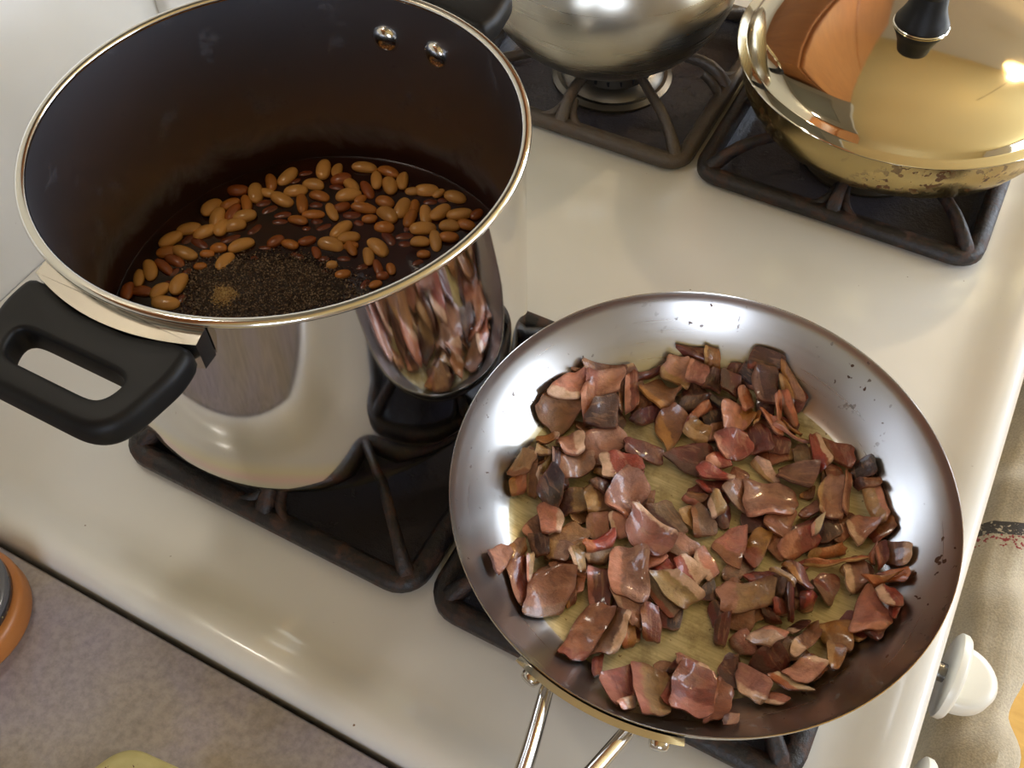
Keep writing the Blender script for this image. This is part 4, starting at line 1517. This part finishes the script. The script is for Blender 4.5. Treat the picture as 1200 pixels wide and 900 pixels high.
# ------------------------------------------------------------------ sauce, beans and ground spice
ZS = 0.0615
sr = PR_ - wt - 0.0002
m = MB()
n = 96
pr = [(0.0, ZS - GZ)]
for r in np.linspace(0.01, sr - 0.002, 14):
    pr.append((float(r), ZS - GZ))
pr += [(sr - 0.0006, ZS - GZ + 0.0001), (sr, ZS - GZ + 0.0004), (sr, 0.0235), (0.1210, 0.0125), (0.1148, 0.0066), (0.0, 0.0056)]
m.lathe(pr, n)
t = NT("dark_bean_sauce")
c = t.coord()
t.color(t.ramp(t.noise(c, 30.0, 4), [(0.3, srgb(26, 11, 7)), (0.7, srgb(52, 22, 12))]))
t.set(Roughness=0.09)
t.bump(t.noise(c, 70.0, 2), 0.12, 0.002)
so = m.build("bean_sauce", t.m, None, loc=POT, sharp=50)
tag(so, "dark brown glossy sauce filling the lower half of the tall pot", "sauce")


def bean_mat():
    t = NT("stewed_bean_skin")
    oc = t.coord()
    inf = t.n("ShaderNodeObjectInfo")
    va = t.n("ShaderNodeVectorMath", operation="ADD")
    cb_ = t.n("ShaderNodeCombineXYZ")
    t.l(t.math("MULTIPLY", inf.outputs["Random"], 20.0), cb_.inputs[0])
    t.l(oc, va.inputs[0])
    t.l(cb_.outputs[0], va.inputs[1])
    nz = t.noise(va.outputs[0], 150.0, 3, 0.5, 0.6)
    st = t.ramp(nz, [(0.36, (0.50, 0.36, 0.26)), (0.56, (1.0, 1.0, 1.0))])
    t.color(t.mixc(1.0, inf.outputs["Color"], st, "MULTIPLY"))
    t.set(Roughness=0.27)
    return t.m


M_BEAN = bean_mat()


def bean_mesh(kidney):
    v, f = [], []
    nu, nv = 16, 10
    for i in range(nu):
        th_ = 2 * math.pi * i / nu
        for j in range(nv):
            ph_ = math.pi * (j + 0.5) / nv
            x = 0.5 * math.cos(ph_)
            r = 0.5 * math.sin(ph_) ** 0.85
            y, z = r * math.cos(th_), r * math.sin(th_)
            y += kidney * (1 - 4 * x * x) * -1.0 + (kidney * 0.5)
            y *= 1.0 - 0.12 * (1 - 4 * x * x) * (1 if y < 0 else 0)
            v.append((x, y, z))
    for i in range(nu):
        i2 = (i + 1) % nu
        for j in range(nv - 1):
            f.append((i * nv + j, i2 * nv + j, i2 * nv + j + 1, i * nv + j + 1))
    v += [(0.5, kidney * 0.5, 0), (-0.5, kidney * 0.5, 0)]
    a, b = len(v) - 2, len(v) - 1
    for i in range(nu):
        i2 = (i + 1) % nu
        f.append((a, i2 * nv, i * nv))
        f.append((b, i * nv + nv - 1, i2 * nv + nv - 1))
    me = bpy.data.meshes.new("bean")
    me.from_pydata(v, [], f)
    me.materials.append(M_BEAN)
    me.polygons.foreach_set("use_smooth", [True] * len(me.polygons))
    return me


bmesh_kinds = [bean_mesh(0.0), bean_mesh(0.07), bean_mesh(-0.06)]
beans = []
TONES = {"pale": (212, 156, 82), "golden": (192, 122, 52), "reddish": (158, 86, 38), "dark": (116, 56, 28)}
cpot = to_px((POT.x, POT.y, ZS))
placed = []
for k, row in enumerate(BEANS.strip().splitlines()):
    bx_, by_, bl, bw, ba, dk = map(int, row.split())
    bx_, by_, bl, bw = bx_ * 1e-4, by_ * 1e-4, bl * 1e-4, bw * 1e-4
    tone = "dark" if dk else rng.choice(["pale", "golden", "golden", "reddish"])
    if not dk and bw * bl > 0.00009:
        tone = "pale"
    o = bpy.data.objects.new("bean", bmesh_kinds[int(rng.integers(0, 3))])
    COL.objects.link(o)
    th_ = bw * 0.88
    z = ZS + (-0.30 * th_ if dk else rng.uniform(0.02, 0.20) * th_)
    o.location = (POT.x + bx_, POT.y + by_, z)
    o.scale = (bl * 1.28, bw * 1.26, th_)
    o.rotation_euler = (rng.uniform(-0.3, 0.3), rng.uniform(-0.12, 0.12), math.radians(ba))
    j = rng.uniform(0.88, 1.1)
    cc = srgb(*TONES[tone])
    o.color = (cc[0] * j, cc[1] * j, cc[2] * j, 1)
    size = "large " if bl > 0.0122 else ("small " if bl < 0.0078 else "")
    px = to_px(o.location)
    rr_ = math.hypot(bx_, by_)
    if rr_ > 0.092:
        where = "beside the pot's %s o'clock wall" % clock(px, cpot)
    elif rr_ > 0.045:
        where = "halfway to the pot's %s o'clock wall" % clock(px, cpot)
    else:
        where = "near the middle of the pot"
    verb = "half-sunk" if dk else "floating"
    txt = "%s%s %s bean %s" % (size, tone + ("-brown" if tone in ("reddish", "dark") else ""), verb, where)
    tag(o, txt, "bean", "beans floating in the dark sauce")
    beans.append((o, txt, px))
finish_labels(beans)


def grain_heap(name, centre, ax, ay, rot, count, height, size, cols, edge_soft, seed):
    g = np.random.default_rng(seed)
    v, f, mi = [], [], []
    # low mound carrying the loose grains
    nr, na = 8, 40
    ca, sa = math.cos(rot), math.sin(rot)
    base = []
    for i in range(nr + 1):
        for j in range(na):
            a = 2 * math.pi * j / na
            q = i / nr
            wob = 1 + 0.10 * math.sin(3 * a + 1) + 0.07 * math.sin(5 * a + 2)
            x, y = ax * q * wob * 0.86 * math.cos(a), ay * q * wob * 0.86 * math.sin(a)
            z = height * (1 - q * q) - 0.0004 * q
            base.append((x * ca - y * sa, x * sa + y * ca, z))
    for i in range(nr):
        for j in range(na):
            f.append((i * na + j, (i + 1) * na + j, (i + 1) * na + (j + 1) % na, i * na + (j + 1) % na))
            mi.append(0)
    v += base
    tet = np.array([(1, 1, 1), (-1, -1, 1), (-1, 1, -1), (1, -1, -1)]) * 0.5
    for k in range(count):
        a = g.uniform(0, 2 * math.pi)
        q = math.sqrt(g.uniform(0, 1)) * (1 + edge_soft * g.normal() * 0.5)
        wob = 1 + 0.10 * math.sin(3 * a + 1) + 0.07 * math.sin(5 * a + 2)
        x, y = ax * q * wob * math.cos(a), ay * q * wob * math.sin(a)
        z = max(0.0, height * (1 - (q / 0.86) ** 2)) + g.uniform(-0.0001, 0.0004)
        s = size * g.uniform(0.5, 1.3)
        M = np.array(Matrix.Rotation(g.uniform(0, 6.28), 3, Vector(g.normal(size=3)).normalized()))
        T = (tet * s * g.uniform(0.6, 1.2, 3)) @ M.T
        b = len(v)
        cx_, cy_ = x * ca - y * sa, x * sa + y * ca
        v += [(cx_ + p[0], cy_ + p[1], z + p[2]) for p in T]
        f += [(b, b + 1, b + 2), (b, b + 3, b + 1), (b, b + 2, b + 3), (b + 1, b + 3, b + 2)]
        mi += [int(g.integers(0, len(cols)))] * 4
    return mesh_obj(name, v, f, cols, None, centre, smooth=False, fmats=mi)


pep = [simple("pepper_" + n_, c_, 0.7) for n_, c_ in (("black", srgb(52, 38, 30)), ("brown", srgb(104, 78, 56)), ("grey", srgb(150, 128, 100)), ("dark", srgb(72, 54, 44)))]
o = grain_heap("ground_pepper", (POT.x - 0.0330, POT.y - 0.0120, ZS + 0.0004), 0.0520, 0.0300, math.radians(28), 9000, 0.0034, 0.00085, pep, 0.22, 3)
tag(o, "dark ground pepper heaped on the sauce near the pot's front wall", "pepper", kind="stuff")
tan = [simple("spice_" + n_, c_, 0.75) for n_, c_ in (("tan", srgb(186, 150, 92)), ("light", srgb(206, 176, 120)), ("brown", srgb(140, 106, 62)))]
o = grain_heap("ground_spice", (POT.x - 0.0480, POT.y - 0.0270, ZS + 0.0024), 0.0092, 0.0075, 0.4, 1600, 0.0016, 0.0006, tan, 0.35, 4)
tag(o, "small tan heap of ground spice on the dark pepper", "spice", kind="stuff")

# ------------------------------------------------------------------ towel on the oven handle
def towel():
    t = NT("beige_towel_cloth")
    uv = t.n("ShaderNodeUVMap").outputs[0]
    sep = t.n("ShaderNodeSeparateXYZ")
    t.l(uv, sep.inputs[0])
    c = t.coord()
    weave = t.noise(c, 700.0, 2)
    wide = t.noise(c, 25.0, 3)
    base = t.ramp(wide, [(0.3, srgb(176, 164, 140)), (0.7, srgb(198, 188, 166))])
    base = t.mixc(0.25, base, t.ramp(weave, [(0.35, srgb(120, 108, 90)), (0.65, srgb(225, 218, 200))]), "OVERLAY")

    def band(pos, wid, thr, col, src):
        d = t.math("ABSOLUTE", t.math("SUBTRACT", sep.outputs[0], pos))
        inb = t.math("LESS_THAN", d, wid)
        nz = t.noise(c, 330.0, 3)
        return t.mixc(t.math("MULTIPLY", inb, t.math("GREATER_THAN", nz, thr)), src, col)

    for p0 in (0.50,):
        base = band(p0, 0.013, 0.42, srgb(62, 56, 50), base)
        base = band(p0 - 0.024, 0.011, 0.55, srgb(150, 48, 52), base)
    t.color(base)
    t.set(Roughness=0.9)
    t.b.inputs["Sheen Weight"].default_value = 0.3
    t.bump(weave, 0.4, 0.001)
    path = [(0.648, -0.46), (0.647, -0.36), (0.6465, -0.27), (0.646, -0.205), (0.648, -0.165), (0.654, -0.143), (0.664, -0.134), (0.680, -0.132), (0.692, -0.139), (0.700, -0.156), (0.704, -0.20), (0.705, -0.28), (0.706, -0.37), (0.707, -0.47), (0.708, -0.56)]
    ps = []
    for a, b in zip(path[:-1], path[1:]):
        for k in range(4):
            s = k / 4
            ps.append((a[0] * (1 - s) + b[0] * s, a[1] * (1 - s) + b[1] * s))
    ps.append(path[-1])
    ny_ = 90
    ya, yb = 0.135, 0.60
    v, uvs = [], []
    n = len(ps)
    for i, (x, z) in enumerate(ps):
        dx, dz = x - 0.675, max(z + 0.158, 0.0)
        L = math.hypot(dx, dz)
        nx_, nz_ = dx / L, dz / L
        if i > n // 2 - 6:
            pass
        s = i / (n - 1)
        out = 1.0
        for j in range(ny_ + 1):
            y = ya + (yb - ya) * j / ny_
            yy = y + 0.012 * math.sin(9 * s + 2.0) * math.sin(7 * y)
            w = 0.0055 * math.sin(62 * y + 5 * s) + 0.0042 * math.sin(118 * y - 7 * s + 1) + 0.003 * math.sin(34 * y + 2)
            front = max(0.0, min(1.0, (s - 0.38) / 0.12))
            w2 = (0.0035 + w * 0.75) * (0.3 + 0.7 * front) if s > 0.30 else 0.12 * w
            sh = max(0.0, min(1.0, (0.36 - y) / 0.14))
            v.append((x + nx_ * w2 + 0.013 * sh * sh * (3 - 2 * sh) * (1.0 if s < 0.55 else max(0.0, 1 - (s - 0.55) / 0.1)), yy, z + nz_ * w2 + (0.004 * math.sin(21 * y + 14 * x) if s > 0.3 else 0)))
            uvs.append(((y - ya) / (yb - ya), s))
    f = []
    m_ = ny_ + 1
    for i in range(n - 1):
        for j in range(ny_):
            f.append((i * m_ + j, i * m_ + j + 1, (i + 1) * m_ + j + 1, (i + 1) * m_ + j))
    me = bpy.data.meshes.new("dish_towel")
    me.from_pydata(v, [], f)
    ul = me.uv_layers.new(name="UVMap")
    for lp in me.loops:
        ul.data[lp.index].uv = uvs[lp.vertex_index]
    o = me_obj("dish_towel", me, t.m, None)
    sd = o.modifiers.new("thickness", "SOLIDIFY")
    sd.thickness = 0.0025
    sd.offset = 1.0
    tag(o, "beige dish towel with dark and red stripes over the oven handle", "towel")
    return o


towel()

# ------------------------------------------------------------------ jar and board on the counter
JC = (0.1510, -0.0475, 0.0002)
jar = thing("spice_jar", "squat amber jar with a dark speckled lid at the counter's left edge", "jar", JC)
JR = 0.0390
MB().lathe([(0.0, 0.0), (JR - 0.003, 0.0), (JR - 0.0008, 0.001), (JR, 0.003), (JR, 0.014), (JR - 0.001, 0.017), (JR - 0.004, 0.0185), (0.0, 0.0185)], 64).build("body", simple("amber_orange_glaze", srgb(178, 112, 56), 0.35), jar, sharp=50)
t = NT("dark_speckled_lid")
c = t.coord()
mk = t.ramp(t.noise(c, 260.0, 2), [(0.66, (0, 0, 0)), (0.70, (1, 1, 1))])
t.color(t.mixc(mk, srgb(46, 42, 42), srgb(150, 142, 96)))
t.set(Roughness=0.2)
lid = MB().lathe([(0.0, 0.0188), (JR - 0.0045, 0.0188), (JR - 0.0035, 0.0200), (JR - 0.004, 0.0250), (JR - 0.006, 0.0265), (0.0, 0.0265)], 64).build("lid", t.m, jar, sharp=50)
MB().lathe([(JR - 0.0085, 0.0265), (JR - 0.0060, 0.0278), (JR - 0.0034, 0.0265), (JR - 0.0034, 0.0245), (JR - 0.0085, 0.0245)], 64, closed=True).build("lid_ring", simple("grey_lid_ring", srgb(92, 92, 96), 0.15), lid, sharp=60)

t = NT("pale_speckled_board")
c = t.coord()
mk = t.ramp(t.noise(c, 300.0, 2), [(0.70, (0, 0, 0)), (0.74, (1, 1, 1))])
base = t.ramp(t.noise(c, 60.0, 4), [(0.3, srgb(176, 166, 108)), (0.7, srgb(198, 188, 132))])
t.color(t.mixc(mk, base, srgb(96, 62, 38)))
t.set(Roughness=0.5)
poly = round_poly([(0.2790, -0.0565), (0.4000, -0.0440), (0.4200, -0.2500), (0.2050, -0.2500)], [0.020, 0.02, 0.02, 0.02], 10)
cx_ = sum(p[0] for p in poly) / len(poly)
cy_ = sum(p[1] for p in poly) / len(poly)
rings = []
for ins, z in ((0.03, 0.0), (0.0, 0.0025), (0.0, 0.0065), (0.015, 0.0085), (0.05, 0.009)):
    rings.append([((x - cx_) * (1 - ins), (y - cy_) * (1 - ins), z) for x, y in poly])
n = len(poly)
v = [p for L in rings for p in L]
f = [(k * n + i, k * n + (i + 1) % n, (k + 1) * n + (i + 1) % n, (k + 1) * n + i) for k in range(4) for i in range(n)]
f += [tuple(range(n)), tuple(range(4 * n, 5 * n))]
o = MB().add(v, f).build("cutting_board", t.m, None, loc=(cx_, cy_, 0.0002), sharp=50)
tag(o, "pale yellow speckled board with a rounded corner on the counter", "board")
